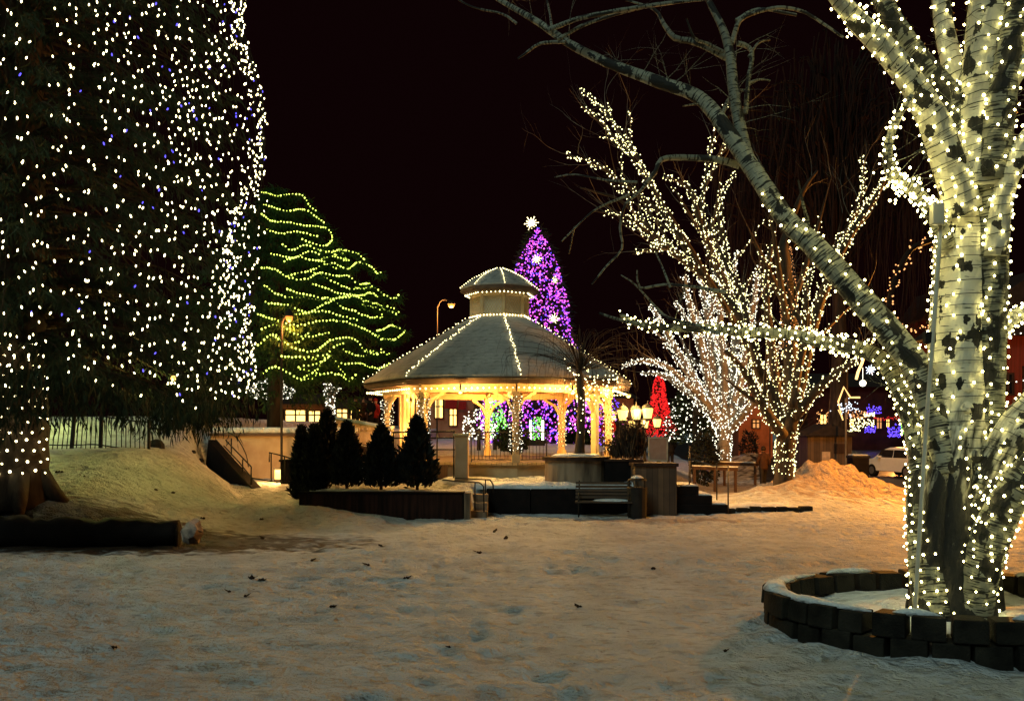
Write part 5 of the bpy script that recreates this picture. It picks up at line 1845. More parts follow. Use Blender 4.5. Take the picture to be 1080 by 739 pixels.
cone_tree('leafy_shrub', 'shrub lit bright green seen through the bandstand beside its rear column', 522, 423, 462, 24, 46, M['needle_green'], [.8, 1.0, .95, .85, .6, .1], 900, [M['b_fgreen']], 'green bulbs on the shrub seen through the bandstand', .05, 200)
cone_tree('leafy_shrub', 'low shrub glittering with white bulbs beyond the far end of the bank', 287, 398, 420, 44, 48, M['bush'], [.8, 1, 1, .9, .6, .1], 700, [M['b_cool']], 'white bulbs on the low shrub beyond the bank', .045, 260)
# little tree stem wrapped in white bulbs behind the ramp
q = P(348, 448, 47); q.z = G(q.x, 47)
t = thing('small_tree', 'small forked stem wrapped in white bulbs behind the ramp rail', 'tree', q)
pa, ra = pxpath([(348, 450, 5), (348, 430, 4.5), (347, 415, 4.5), (345, 404, 3)], 47, 47, .15); pb, rb = pxpath([(348, 428, 4), (351, 416, 3), (357, 407, 2)], 47, 47, .15)
m = MB(); m.tube(pa, ra, n=7); m.tube(pb, rb, n=7); m.build('trunk', M['grey_bark'], t)
far_string('white bulbs wrapped close round the small forked stem', [pa], limb_bulbs(pa, ra, 75, .02, .02) + limb_bulbs(pb, rb, 45, .02, .02), None, .03, M['b_cool'], .008)
# round clipped bushes
for (lab, px, pyt, pyb, w, Y, mt) in (('round clipped dark bush at the foot of the fan-shaped tree', 743, 456, 484, 30, 38, 'cedar'), ('dark low shrub in the plaza snow seen through the bandstand', 606, 457, 468, 26, 56, 'cedar'), ('dark round shrub before the orange wall', 790, 454, 470, 18, 60, 'cedar'),
                                   ('dark spreading bush capped with snow inside view of the bandstand rail', 540, 452, 474, 34, 42, 'bush'), ('small dark shrub beside the lit window of the plaza', 620, 452, 466, 20, 55, 'bush')):
    q = P(px, pyb, Y); z0 = min(q.z, G(q.x, Y)); H = P(px, pyt, Y).z - z0; rad = w / 2 * Y / F
    t = thing('round_bush', lab, 'bush', (q.x, Y, z0))
    n = 1300
    v = RNG.normal(size=(n, 3)); v /= np.linalg.norm(v, axis=1, keepdims=True); v *= (RNG.random((n, 1)) ** .25)
    pos = np.array([q.x, Y, z0 + H / 2]) + v * np.array([rad, rad, H / 2]) * (1 + .12 * np.sin(v[:, :1] * 6 + v[:, 2:3] * 5))
    m = MB(); m.blades(pos, v + RNG.normal(scale=.5, size=(n, 3)), rad * .3, rad * .07); m.build('crown', M[mt], t)
    m = MB(); m.tube([(q.x, Y, z0 - .1), (q.x, Y, z0 + H * .6)], [.06, .03], n=6); m.build('trunk', M['brown_bark'], t)
# glowing frame of tubes beyond the bandstand
q = P(566, 462, 48)
t = thing('light_display', 'two upright glowing white bars with bulb netting between, seen through the bandstand', 'light display', q)
m = MB()
for x in (-.33, .33):
    m.box(q + Vector((x, 0, .42)), (.12, .12, 1.1))
m.build('glowing_bar', M['b_cool'], t)
m = MB()
for i in range(130):
    m.bulb(q + Vector((random.uniform(-.26, .26), random.uniform(-.1, .1), -.1 + 1.25 * (i / 130))), .030)
m.build('bulb_net', M['b_fgreen'], t)
m = MB(); m.box(q + Vector((0, 0, -.25)), (.9, .3, .3)); m.build('base', M['iron'], t)

# ------------------------------------------------------------------ people
def person(label, x, y, H, face, coat, pose='stand', z=None, group=None, hat=False):
    """One continuous skinned body; coat, hair and boots are its clothing. face: direction the person looks (radians, 0 = away from camera)."""
    z = G(x, y) if z is None else z
    t = thing('person', label, 'person', (x, y, z), group)
    k = H / 1.75
    rot = Matrix.Rotation(face, 4, 'Z')
    J, E, Rd = [], [], []

    def j(p, r, par=None):
        J.append(Vector(p) * k); Rd.append(r * k)
        if par is not None:
            E.append((par, len(J) - 1))
        return len(J) - 1
    st_ = .10 if pose == 'stand' else .22
    pel = j((0, 0, .93), .135)
    for s in (-1, 1):
        hip = j((s * .09, 0, .88), .10, pel)
        kn = j((s * .11, .03 + (s * st_ * .5 if pose == 'walk' else 0), .49), .066, hip)
        an = j((s * .11, (-s * .05 + s * st_ * .6 if pose == 'walk' else 0), .10), .045, kn)
        he = j((s * .115, (s * st_ * .6 if pose == 'walk' else 0) + .02, .045), .045, an)
        j((s * .13, (s * st_ * .6 if pose == 'walk' else 0) + .17, .035), .036, he)
    sp = j((0, .01, 1.12), .125, pel)
    ch = j((0, 0, 1.32), .145, sp)
    nk = j((0, 0, 1.48), .058, ch)
    hd = j((0, .015, 1.57), .078, nk)
    h2 = j((0, .025, 1.655), .092, hd)
    j((0, .01, 1.72), .060, h2)
    j((0, .115, 1.62), .016, h2)             # nose
    hands = []
    for s in (-1, 1):
        sh = j((s * .17, 0, 1.40), .068, ch)
        if pose == 'reach' and s > 0:
            el = j((s * .25, .16, 1.22), .05, sh); wr = j((s * .20, .36, 1.30), .034, el); dd = Vector((-.05 * s, .17, .05))
        else:
            el = j((s * .27, -.03, 1.13), .050, sh); wr = j((s * .25, .12, .93), .033, el); dd = Vector((-.09 * s, .10, -.08))
        pm = j(Vector(J[wr]) / k + dd * .45, .036, wr)
        for f in range(4):
            b = Vector(J[pm]) / k + Vector((0, 0, .018 - .012 * f)) + dd * .25
            f1 = j(b + dd * (.22 - .03 * abs(f - 1)), .0095, pm)
            j(b + dd * (.46 - .06 * abs(f - 1)) + Vector((0, 0, -.015)), .0085, f1)
        th = j(Vector(J[wr]) / k + dd * .35 + Vector((-.02 * s, .02, .035)), .012, wr)
        j(Vector(J[wr]) / k + dd * .75 + Vector((-.03 * s, .02, .045)), .010, th)
    me = bpy.data.meshes.new('body')
    me.from_pydata([rot @ v for v in J], E, [])
    o = bpy.data.objects.new('body', me); COL.objects.link(o); o.parent = t
    sk = o.modifiers.new('skin', 'SKIN'); sk.use_smooth_shade = True
    for i, r in enumerate(Rd):
        me.skin_vertices[0].data[i].radius = (r, r)
        me.skin_vertices[0].data[i].use_root = (i == 0)
    me.materials.append(M['skin'])
    sb = o.modifiers.new('sub', 'SUBSURF'); sb.levels = 1; sb.render_levels = 1
    # clothing

    def ring(cx, cy, cz, a, b, n=12):
        return [rot @ (Vector((cx + a * math.cos(2 * math.pi * q / n), cy + b * math.sin(2 * math.pi * q / n), cz)) * k) for q in range(n)]
    org = Vector((x, y, z))

    def ob(mb, name, mat):
        mb.v = [tuple(Vector(v) + org) for v in mb.v]
        return mb.build(name, mat, t, smooth=True)
    m = MB()
    m.loft([ring(0, .0, .74, .20, .155), ring(0, 0, .88, .205, .165), ring(0, .01, 1.1, .19, .16), ring(0, 0, 1.3, .225, .17), ring(0, 0, 1.43, .19, .135), ring(0, 0, 1.49, .085, .085), ring(0, 0, 1.53, .082, .085)])
    for i, (a, b) in enumerate(E):
        pass
    for s in (-1, 1):
        if pose == 'reach' and s > 0:
            chn = [(s * .15, 0, 1.41), (s * .25, .16, 1.22), (s * .20, .35, 1.30)]
        else:
            chn = [(s * .15, 0, 1.41), (s * .275, -.03, 1.13), (s * .25, .11, .94)]
        pth, rd_ = spline([rot @ (Vector(p) * k) for p in chn], [.088 * k, .072 * k, .056 * k], .08)
        m.tube(pth, rd_, n=9)
    ob(m, 'coat', coat)
    m = MB()
    for s in (-1, 1):
        dy = s * st_ * .5 if pose == 'walk' else 0
        da = -s * .05 + s * st_ * .6 if pose == 'walk' else 0
        pth, rd_ = spline([rot @ (Vector(p) * k) for p in ((s * .09, 0, .86), (s * .11, .03 + dy, .49), (s * .11, da, .09))], [.118 * k, .085 * k, .072 * k], .08)
        m.tube(pth, rd_, n=9)
    ob(m, 'trousers', M['trouser'])
    m = MB()
    for s in (-1, 1):
        da = s * st_ * .6 if pose == 'walk' else 0
        m.loft([[rot @ (Vector((s * .115 + a_, da + .05 + b_, zc)) * k) for a_, b_ in ((-.05 * w, -.11), (.05 * w, -.11), (.055 * w, .08), (.03 * w, .15 * w), (-.03 * w, .15 * w), (-.055 * w, .08))] for zc, w in ((0, 1), (.05, 1), (.11, .85))])
    ob(m, 'boots', M['rubber'])
    m = MB()
    if hat:
        m.loft([ring(0, .0, 1.64, .105, .112), ring(0, 0, 1.70, .108, .115), ring(0, 0, 1.76, .085, .09), ring(0, 0, 1.79, .03, .03)])
        ob(m, 'knit_hat', coat)
    else:
        m.loft([ring(0, -.025, 1.56, .085, .075), ring(0, -.02, 1.64, .104, .098), ring(0, -.005, 1.71, .098, .10), ring(0, 0, 1.76, .055, .06), ring(0, 0, 1.772, .01, .01)])
        ob(m, 'hair', M['hair'])
    return t


yp = 38.0
person('person seen from behind in a dark brown coat walking beside the snow mound', GX(805, yp), yp, 1.74, .15, M['coat'], 'walk')
for (lab, px, Y, H, f, c, pose, hat) in (
    ('person in a black coat farthest along the ramp group, beside the small lit stem', 375, 44, 1.75, .4, M['coat_black'], 'stand', True),
    ('person in a dark coat in the ramp group, standing before the brightest lit window', 383, 44.5, 1.68, -2.6, M['coat'], 'stand', False),
    ('person in a black hat in the ramp group', 391, 44.2, 1.78, 2.4, M['coat_black'], 'stand', True),
    ('person in a red coat in the ramp group', 396, 45, 1.66, -.6, M['coat_red'], 'stand', True),
    ('person in a dark coat leaning forward nearest the bandstand ramp column', 404, 43.6, 1.72, -1.2, M['coat_black'], 'reach', False),
    ('person in a red coat standing between the bandstand and the lanterns', 642, 40, 1.72, 2.8, M['coat_red'], 'stand', True),
    ('person in a dark coat near the lantern post, reaching out', 652, 41, 1.76, -1.5, M['coat_black'], 'reach', False),
    ('person in a brown coat walking behind the tall grass plume', 661, 42, 1.70, 1.2, M['coat'], 'walk', True),
    ('person in a black coat with a hat beyond the notice board', 707, 44, 1.74, .3, M['coat_black'], 'stand', True),
    ('person in black seen through the bandstand beside the front garland column', 543, 43, 1.70, 1.0, M['coat_black'], 'reach', False),
):
    person(lab, GX(px, Y), Y, H, f, c, pose, None, None, hat)

# ------------------------------------------------------------------ fence, sunken wall, ramp
fn = thing('iron_fence', 'black iron picket fence along the top of the snowy bank', 'fence', P(105, 475, 26.4))
def hit(px, py, Y):
    """Depth at which the sight line meets the snow, starting near Y."""
    best = Y
    for yy in np.arange(Y - 5, Y + 6, .05):
        q = P(px, py, yy)
        if q.z <= G(q.x, yy):
            return yy
    return best


fpx = [(40, 473), (70, 474), (100, 473), (128, 477), (157, 480)]
fb = []
for i, (x, y) in enumerate(fpx):
    yy = 26.6 - .25 * i * 0
    q = P(x, y, yy)
    fb.append(Vector((q.x, yy, min(q.z, G(q.x, yy)) + .03)))
fb, _ = spline(fb, None, .135)
m = MB()
lean = Vector((.16, 0, 0))
NF = len(fb)
for i, p in enumerate(fb):
    ln = lean * max(0, 1 - i / (NF * .75))
    m.bar(p + Vector((0, 0, -.1)), p + ln + Vector((0, 0, .98)), .022)
m.build('picket', M['iron'], fn)
m = MB()
for a, b, i in zip(fb[:-1], fb[1:], range(NF)):
    l0 = lean * max(0, 1 - i / (NF * .75))
    m.bar(a + l0 * .95 + Vector((0, 0, .96)), b + l0 * .95 + Vector((0, 0, .96)), .035)
    m.bar(a + Vector((0, 0, .10)), b + Vector((0, 0, .10)), .035)
m.build('rail', M['iron'], fn)
for f in (0, .3, .55, 1):
    p = fb[min(NF - 1, int(f * NF))]
    ln = lean * max(0, 1 - f / .75)
    m = MB(); m.bar(p + Vector((0, 0, -.2)), p + ln * 1.05 + Vector((0, 0, 1.05)), .07 if f in (0, 1) else .09); m.build('post', M['iron'], fn)

wl = thing('plaster_wall', 'broad plaster wall lit orange at the back of the sunken path, snow along its top', 'wall', (GX(300, 33.1), 33.1, .6))
xa, xb = GX(222, 33.1), GX(376, 33.1)
m = MB(); m.box(((xa + xb) / 2, 33.25, 1.15), (xb - xa, .35, 2.1)); m.build('wall_body', M['stucco'], wl)
m = MB(); m.box(((xa + xb) / 2, 33.22, 2.24), (xb - xa + .1, .5, .1)); m.build('coping', M['fascia'], wl, bevel=.02)
m = MB(); m.box(((xa + xb) / 2, 33.25, 2.40), (xb - xa, .55, .22)); m.build('snow_cap', M['snow'], wl, bevel=.08)
m = MB()
sw = [P(222, 458, 32), P(240, 478, 30.5), P(258, 497, 28.8), P(273, 512, 27.6)]
for a, b in zip(sw[:-1], sw[1:]):
    m.bar(a - Vector((0, 0, .85)), b - Vector((0, 0, .85)), .3, 1.4)
tag(m.build('stair_wall', M['dark_wall'], origin=sw[2]), 'dark sloping wall dropping beside the sunken path', 'wall')
hr = thing('handrail', 'black two-bar handrail running down beside the sunken path', 'handrail', P(265, 512, 27.5))
top_ = [P(235, 462, 31), P(250, 477, 29.6), P(264, 489, 27.8), P(286, 493, 27.4)]
lo_ = [P(236, 470, 31), P(252, 487, 29.6), P(266, 504, 27.8), P(292, 508, 27.2), P(345, 509, 26.8)]
for nm, pts in (('rail', [P(238, 464, 31), P(265, 492, 28.0)]), ('lower_rail', lo_)):
    m = MB(); m.tube(pts, .022, n=6); m.build(nm, M['iron'], hr, smooth=True)
for px, py, pb, Y in ((244, 462, 480, 30.6), (256, 484, 497, 29), (265, 492, 513, 28), (316, 509, 514, 27)):
    m = MB(); m.tube([P(px, py, Y), P(px, pb, Y)], .025, n=6); m.build('post', M['iron'], hr, smooth=True)
m = MB(); m.tube(spline([P(240, 455, 31), P(250, 462, 30.5), P(259, 478, 30), P(262, 492, 29.6)], None, .1)[0], .02, n=6)
m.build('curved_bar', M['iron'], hr, smooth=True)
hr2 = thing('handrail', 'black handrail with a squared end sloping behind the clipped evergreens', 'handrail', P(284, 500, 27))
m = MB(); m.tube([P(284, 487, 27.2), P(284, 477, 27.2), P(300, 481, 27.1), P(330, 491, 26.9)], .022, n=6); m.build('rail', M['iron'], hr2, smooth=True)
for px, py, pb in ((286, 477, 508), (300, 481, 509)):
    m = MB(); m.tube([P(px, py, 27.15), P(px, pb, 27.15)], .02, n=6); m.build('post', M['iron'], hr2, smooth=True)
q = P(294, 500, 30.5)
ul = thing('path_lamp', 'small glowing lamp box low on the sunken path before the plaster wall', 'lamp', q)
m = MB(); m.box(q, (.26, .16, .34)); m.build('lamp_glass', M['lantern'], ul, bevel=.03)
m = MB(); m.box(q + Vector((0, .02, .20)), (.34, .24, .06)); m.box(q - Vector((0, -.02, .22)), (.3, .2, .1)); m.build('lamp_body', M['iron'], ul, bevel=.01)
point('path_lamp_light', q + Vector((-.1, -.6, .25)), (1, .48, .13), 260, .12, ul)
q = P(316, 498, 29.8)
m = MB(); m.box(q, (1.15, .5, .75)); m.box(q + Vector((0, 0, .40)), (1.25, .6, .07))
tag(m.build('utility_box', M['dark_wall'], origin=q), 'dark utility box beside the path lamp, behind the handrail', 'box')
# ramp with a balustrade
ra_, rb_ = P(343, 461, 38), P(414, 479, 31.2)
rp = thing('ramp', 'sloping boarded ramp with a snow-topped balustrade leading to the bandstand', 'ramp', rb_)
m = MB(); dd = (rb_ - ra_)
m.bar(ra_ - Vector((0, 0, .25)), rb_ - Vector((0, 0, .25)), .3, .5); m.build('deck_edge', M['brown_wood'], rp)
m = MB(); railing(m, ra_, rb_, .86, .13, .1, .04, .06); m.build('balustrade', M['cream_paint'], rp)
m = MB(); m.bar(ra_ + Vector((0, 0, .93)), rb_ + Vector((0, 0, .93)), .16, .09); m.build('snow_cap', M['snow'], rp, bevel=.03)
m = MB(); ra2, rb2 = P(412, 462, 30.2), P(450, 463, 28.6)
t = thing('guard_rail', 'black two-bar guard rail in front of the boarded bandstand panel', 'railing', ra2)
a_, b_ = Vector((GX(414, 28.4), 28.4, FZ)), Vector((GX(480, 27.2), 27.2, FZ))
m.tube([a_ + Vector((0, 0, .95)), b_ + Vector((0, 0, .98))], .03, n=6); m.tube([a_ + Vector((0, 0, .76)), b_ + Vector((0, 0, .78))], .025, n=6)
m.tube([a_ + Vector((0, 0, .40)), b_ + Vector((0, 0, .42))], .022, n=6); m.build('rail', M['iron'], t, smooth=True)
for f in (.02, .33, .52, .72, .98):
    m = MB(); p = a_.lerp(b_, f); m.tube([p + Vector((0, 0, .97)), (p.x, p.y, .5)], .025, n=6); m.build('post', M['iron'], t, smooth=True)
m = MB(); m.box((GX(440, 27.8), 27.75, 1.0), (2.0, .5, .66), rz=-.55)
tag(m.build('landing', M['brown_wood'], origin=(GX(440, 27.8), 27.75, .7)), 'dark side of the entry landing under the guard rail', 'landing')

# ------------------------------------------------------------------ street side: kiosk, star, bin, car
Yk = 47
kx = GX(868, Yk); kz = G(kx, Yk)
kk = thing('kiosk', 'dark wooden market hut with a snowy pitched roof beyond the snow mound', 'hut', (kx, Yk, kz))
m = MB(); m.box((kx, Yk, kz + 1.05), (2.3, 2, 2.1)); m.build('wall', M['plank_wall'], kk)
m = MB(); m.loft([[Vector((kx + sx * 1.4, Yk + yy, kz + 2.1)) if i != 1 else Vector((kx, Yk + yy, kz + 2.75)) for i, sx in enumerate((-1, 0, 1))] for yy in (-1.3, 1.3)]); m.build('roof', M['dark_roof'], kk)
m = MB(); m.box((kx - .2, Yk - 1.02, kz + .98), (.42, .05, .62)); m.build('notice', M['light_frame'], kk)
m = MB(); m.box((kx + .55, Yk - 1.02, kz + 1.45), (.7, .04, .5)); m.build('hatch', M['brown_wood'], kk)
Ys = 44
qs = P(890, 500, Ys); zs = G(qs.x, Ys)
sp_ = thing('star_pole', 'slim pole carrying an outlined yellow star and white-blue sparkle lights', 'light display', (qs.x, Ys, zs))
m = MB(); m.tube([(qs.x + .1, Ys, zs), (qs.x + .1, Ys, P(890, 420, Ys).z)], .05, n=7); m.build('pole', M['grey_bark'], sp_)
m = MB()
star = [(884, 424), (890, 408), (897, 419), (907, 419)]
m.tube([P(x, y, Ys - .1) for x, y in star], .045, n=5)
m.tube([P(x, y, Ys - .1) for x, y in ((884, 432), (889, 443), (884, 424))], .03, n=5)
m.build('star_outline', emat('star_tube', (1, .55, .18), 2.2), sp_)
m = MB()
for _ in range(60):
    m.bulb(P(random.gauss(893, 6), random.gauss(430, 4), Ys - random.uniform(0, .5)), .03)
m.build('sparkle', M['b_ice'], sp_)
bl = sorted([P(random.uniform(896, 922), random.gauss(447, 3), Ys + 3 + random.uniform(0, .8)) for _ in range(70)], key=lambda p: p.x)
far_string('patch of yellow-white bulbs strung low behind the star pole', [bl], bl, None, .036, M['b_far_warm'], .005)
m = MB(); m.tube([P(903, 400, 30), P(905, 392, 30), P(909, 383, 30), P(911, 376, 30)], .045, n=6)
tag(m.build('icicle_light', emat('icicle_glow', (1, .62, .22), 2.5), origin=P(905, 390, 30)), 'hanging amber icicle light under the lit branch', 'ornament')
m = MB(); burst(m, P(918, 390, 28), .16, 10)
tag(m.build('snowflake_light', M['b_ice'], origin=P(918, 390, 28)), 'small white snowflake light hanging under the level branch', 'ornament')
m = MB(); c = P(910, 404, 28); m.lathe([(.02, -.10), (.08, -.07), (.105, 0), (.08, .07), (.02, .10)], c, 12)
m.tube([c + Vector((0, 0, .1)), c + Vector((0, 0, .5))], .006, n=4)
tag(m.build('globe_light', M['b_cool'], origin=c, smooth=True), 'white glowing globe hanging below the snowflake light', 'ornament')
Yt = 41
bc = Vector((GX(905, Yt), Yt, G(GX(905, Yt), Yt)))
t = thing('litter_bin', 'squat dark square litter bin at the street edge past the snow mound', 'bin', bc)
m = MB(); m.box(bc + Vector((0, 0, .55)), (.72, .7, 1.15), taper=1.06); m.build('body', M['dark_wall'], t, bevel=.03)
m = MB(); m.box(bc + Vector((0, 0, 1.18)), (.84, .82, .12)); m.build('lid', M['iron'], t, bevel=.03)
m = MB(); m.box(bc + Vector((0, 0, 1.27)), (.7, .68, .07)); m.build('snow_cap', M['snow'], t, bevel=.03)
# parked car
cx, cy = GX(953, 44.5), 44.5
cz = float(gz(cx, cy, False)) + .06
car = thing('parked_car', 'white hatchback parked on the street with its red tail lamp toward the birch', 'car', (cx, cy, cz))
prof_ = [(-2.05, .28), (-2.12, .62), (-2.05, .92), (-1.75, .98), (-1.45, 1.42), (-1.1, 1.50), (.15, 1.50), (.55, 1.40), (1.15, .98), (1.95, .80), (2.1, .62), (2.12, .30)]


def carm(v):
    return Vector((cx, cy, cz)) + Matrix.Rotation(R(104), 3, 'Z') @ Vector(v)


m = MB()
rings = []
for yy, kz_ in ((-.86, .0), (-.80, 1), (.80, 1), (.86, 0)):
    rings.append([carm((x, yy * (1 if z < 1 else .86), z if kz_ else min(z, 1.38) * .985 + .01)) for x, z in prof_])
m.loft(rings); body = m.build('body', M['car_paint'], car, bevel=.04)
for s in (-1, 1):
    for x0, x1 in ((-1.35, -.35), (-.27, .72)):
        m = MB(); y0, y1 = s * .868, s * .80
        vs = [(x0 + (.02 if x0 < -1 else 0), s * .845, 1.0), (x1 + (.18 if x1 > .5 else 0), s * .845, 1.0), (x1 - (.12 if x1 > .5 else 0), s * .775, 1.38), (x0 + (.18 if x0 < -1 else 0), s * .775, 1.38)]
        m.loft([[carm(v) for v in vs], [carm((v[0], v[1] + s * .03, v[2])) for v in vs]]); m.build('side_window', M['glass'], car)
m = MB(); vs = [(-1.79, -.66, 1.02), (-1.79, .66, 1.02), (-1.50, .60, 1.40), (-1.50, -.60, 1.40)]
m.loft([[carm(v) for v in vs], [carm((v[0] - .04, v[1], v[2] + .01)) for v in vs]]); m.build('rear_window', M['glass'], car)
m = MB(); vs = [(1.16, -.68, 1.02), (1.16, .68, 1.02), (.60, .62, 1.40), (.60, -.62, 1.40)]
m.loft([[carm(v) for v in vs], [carm((v[0] + .04, v[1], v[2] + .01)) for v in vs]]); m.build('windscreen', M['glass'], car)
for x in (-1.3, 1.32):
    for s in (-1, 1):
        m = MB()
        def wl_(r, w0, w1, n=18):
            return [[carm((x + r * math.cos(2 * math.pi * q / n), s * w, .32 + r * math.sin(2 * math.pi * q / n))) for q in range(n)] for w in (w0, w1)]
        m.loft(wl_(.32, .66, .88)); wh = m.build('wheel', M['rubber'], car)
        m = MB(); m.loft(wl_(.19, .875, .892)); m.build('rim', M['alloy'], wh)
for s in (-1, 1):
    m = MB(); m.box(carm((-2.04, s * .68, .92)), (.12, .22, .30), rz=R(104)); m.build('tail_lamp', M['tail'], car, bevel=.02)
    m = MB(); m.box(carm((2.05, s * .62, .68)), (.14, .34, .14), rz=R(104)); m.build('headlamp', M['glass'], car, bevel=.02)
    m = MB(); m.box(carm((.62, s * .93, 1.02)), (.12, .18, .13), rz=R(104)); m.build('wing_mirror', M['car_paint'], car, bevel=.02)
m = MB(); m.box(carm((-2.12, 0, .45)), (.12, 1.66, .2), rz=R(104)); m.build('bumper', M['car_paint'], car, bevel=.03)

# low snow-covered timber rails behind the person
m = None
for k, (y, px0, px1, py) in enumerate(((35, 730, 778, 493), (39, 728, 800, 488))):
    a_, b_ = P(px0, py, y), P(px1, py + 1.5, y)
    t = thing('timber_rail', ('near' if k == 0 else 'far') + ' low snow-dusted timber rail beside the plaza path, before the fan-shaped tree', 'fence', a_)
    m = MB(); m.bar(a_, b_, .12, .14); m.build('beam', M['brown_wood'], t)
    m = MB(); m.bar(a_ + Vector((0, 0, .085)), b_ + Vector((0, 0, .085)), .13, .04); m.build('snow_cap', M['snow'], t)
    for f in (.05, .5, .95):
        p = a_.lerp(b_, f); m = MB(); m.bar(p - Vector((0, 0, .07)), (p.x, p.y, G(p.x, p.y) - .1), .1); m.build('post', M['brown_wood'], t)

# ------------------------------------------------------------------ buildings behind
def building(label, px0, px1, pyt, Y, depth, wall, wins, roof_h=1.2, lit='lit_window', name='shop_building', awn=None, base_py=None, gable=False):
    x0, x1 = GX(px0, Y), GX(px1, Y)
    z0 = min(G(x0, Y), G(x1, Y)) - .5; z1 = P(0, pyt, Y).z
    t = thing(name, label, 'building', ((x0 + x1) / 2, Y, z0))
    m = MB(); m.box(((x0 + x1) / 2, Y + depth / 2, (z0 + z1) / 2), (x1 - x0, depth, z1 - z0)); m.build('wall', wall, t)
    m = MB(); e = .5
    xm = (x0 + x1) / 2
    if gable:
        m.loft([[Vector((x0 - e, yy, z1 - .1)), Vector((xm, yy, z1 + roof_h)), Vector((x1 + e, yy, z1 - .1))] for yy in (Y - e, Y + depth + e)])
    else:
        m.loft([[Vector((x0 - e, Y - e, z1)), Vector((x1 + e, Y - e, z1)), Vector((x1 + e, Y + depth + e, z1)), Vector((x0 - e, Y + depth + e, z1))],
                [Vector((x0 + .5, Y + depth * .4, z1 + roof_h)), Vector((x1 - .5, Y + depth * .4, z1 + roof_h)), Vector((x1 - .5, Y + depth * .6, z1 + roof_h)), Vector((x0 + .5, Y + depth * .6, z1 + roof_h))]])
    m.build('roof', M['dark_roof'], t)
    for (wx, wy, ww, wh, mt) in wins:
        c = P(wx, wy, Y); w_, h_ = ww * Y / F, wh * Y / F
        m = MB(); m.box((c.x, Y - .03, c.z), (w_, .08, h_)); wo = m.build('window', M[mt], t)
        m = MB()
        for dx in (-.5, 0, .5):
            m.box((c.x + dx * w_, Y - .07, c.z), (.10, .12, h_ + .1))
        for dz in (-.5, .12, .5):
            m.box((c.x, Y - .065, c.z + dz * h_), (w_ + .1, .12, .09))
        m.build('frame', M['brown_wood'], wo)
    if awn:
        for (ax, ay, aw, ah, am_) in awn:
            c = P(ax, ay, Y); w_, h_ = aw * Y / F, ah * Y / F
            m = MB(); m.loft([[Vector((c.x - w_ / 2, Y, c.z + h_ / 2)), Vector((c.x + w_ / 2, Y, c.z + h_ / 2)), Vector((c.x + w_ / 2, Y - 1, c.z - h_ / 2)), Vector((c.x - w_ / 2, Y - 1, c.z - h_ / 2))], [Vector((c.x - w_ / 2, Y, c.z + h_ / 2 + .08)), Vector((c.x + w_ / 2, Y, c.z + h_ / 2 + .08)), Vector((c.x + w_ / 2, Y - 1, c.z - h_ / 2 + .08)), Vector((c.x - w_ / 2, Y - 1, c.z - h_ / 2 + .08))]])
            m.build('awning', am_, t)
    return t


building('small shop with bright yellow windows beyond the plaster wall', 286, 342, 426, 62, 6, M['tan_wall'], [(312, 439, 22, 14, 'lit_window'), (332, 439, 13, 12, 'lit_window'), (296, 436, 5, 8, 'lit_window')], .8)
building('low shop with a bright yellow front behind the ramp group', 352, 384, 430, 60, 6, M['tan_wall'], [(361, 437, 12, 12, 'lit_window'), (376, 438, 13, 13, 'lit_window')], .7)
building('orange-lit shop front with a red awning seen through the bandstand', 420, 500, 412, 72, 7, M['tan_wall'], [(463, 431, 9, 20, 'lit_window'), (478, 440, 8, 18, 'lit_window'), (440, 432, 14, 18, 'lit_window_dim')], 1, awn=[(476, 427, 12, 8, M['coat_red']), (488, 428, 8, 8, M['coat_red'])])
building('shop with two yellow windows beyond the plaza, beside the dark bandstand stem', 600, 668, 420, 76, 7, M['tan_wall'], [(611, 436, 12, 12, 'lit_window'), (651, 439, 14, 12, 'lit_window'), (630, 436, 10, 10, 'lit_window_dim')], 1)
building('orange-lit wall of a house behind the timber rails', 779, 815, 405, 68, 6, pmat('orange_house_wall', (.22, .08, .035), (.14, .05, .02), scale=1.5), [(797, 447, 8, 9, 'lit_window_dim')], 1.5)
building('row of shops with purple and amber lights far down the street', 852, 985, 408, 92, 8, M['red_wall'], [(868, 444, 7, 14, 'lit_window'), (884, 441, 6, 12, 'lit_window_dim'), (898, 446, 5, 9, 'lit_window'), (927, 446, 6, 12, 'lit_window_dim'), (936, 446, 4, 9, 'lit_window'), (955, 446, 7, 14, 'lit_window_dim'), (968, 442, 6, 10, 'lit_window')], 1.6)
building('dark red wooden house with a steep gable behind the near birch', 1000, 1190, 352, 46, 3, M['house_red'], [(1062, 405, 11, 22, 'glass'), (1085, 400, 12, 26, 'glass'), (1110, 400, 12, 26, 'glass'), (1010, 440, 14, 20, 'lit_window_dim')], 3.4, name='wooden_house', gable=True)
building('tall dark house whose wall shows between the birch trunk and its low limb', 976, 1006, 336, 60, 3, M['red_wall'], [(970, 362, 8, 18, 'glass'), (984, 362, 8, 18, 'glass'), (972, 412, 9, 12, 'lit_window_dim')], 2, name='wooden_house', gable=True)
rl = [P(1046, 352, 44), P(1090, 330, 44)]
line_string('dotted row of white bulbs along the gable of the dark red house', [P(1040, 366, 45), P(1070, 352, 45), P(1110, 346, 45)], .32, .035, M['b_cool'], group=None)
line_string('dotted row of white bulbs level across the dark red house', [P(1040, 406, 45), P(1072, 402, 45), P(1110, 396, 45)], .32, .035, M['b_cool'], group=None)
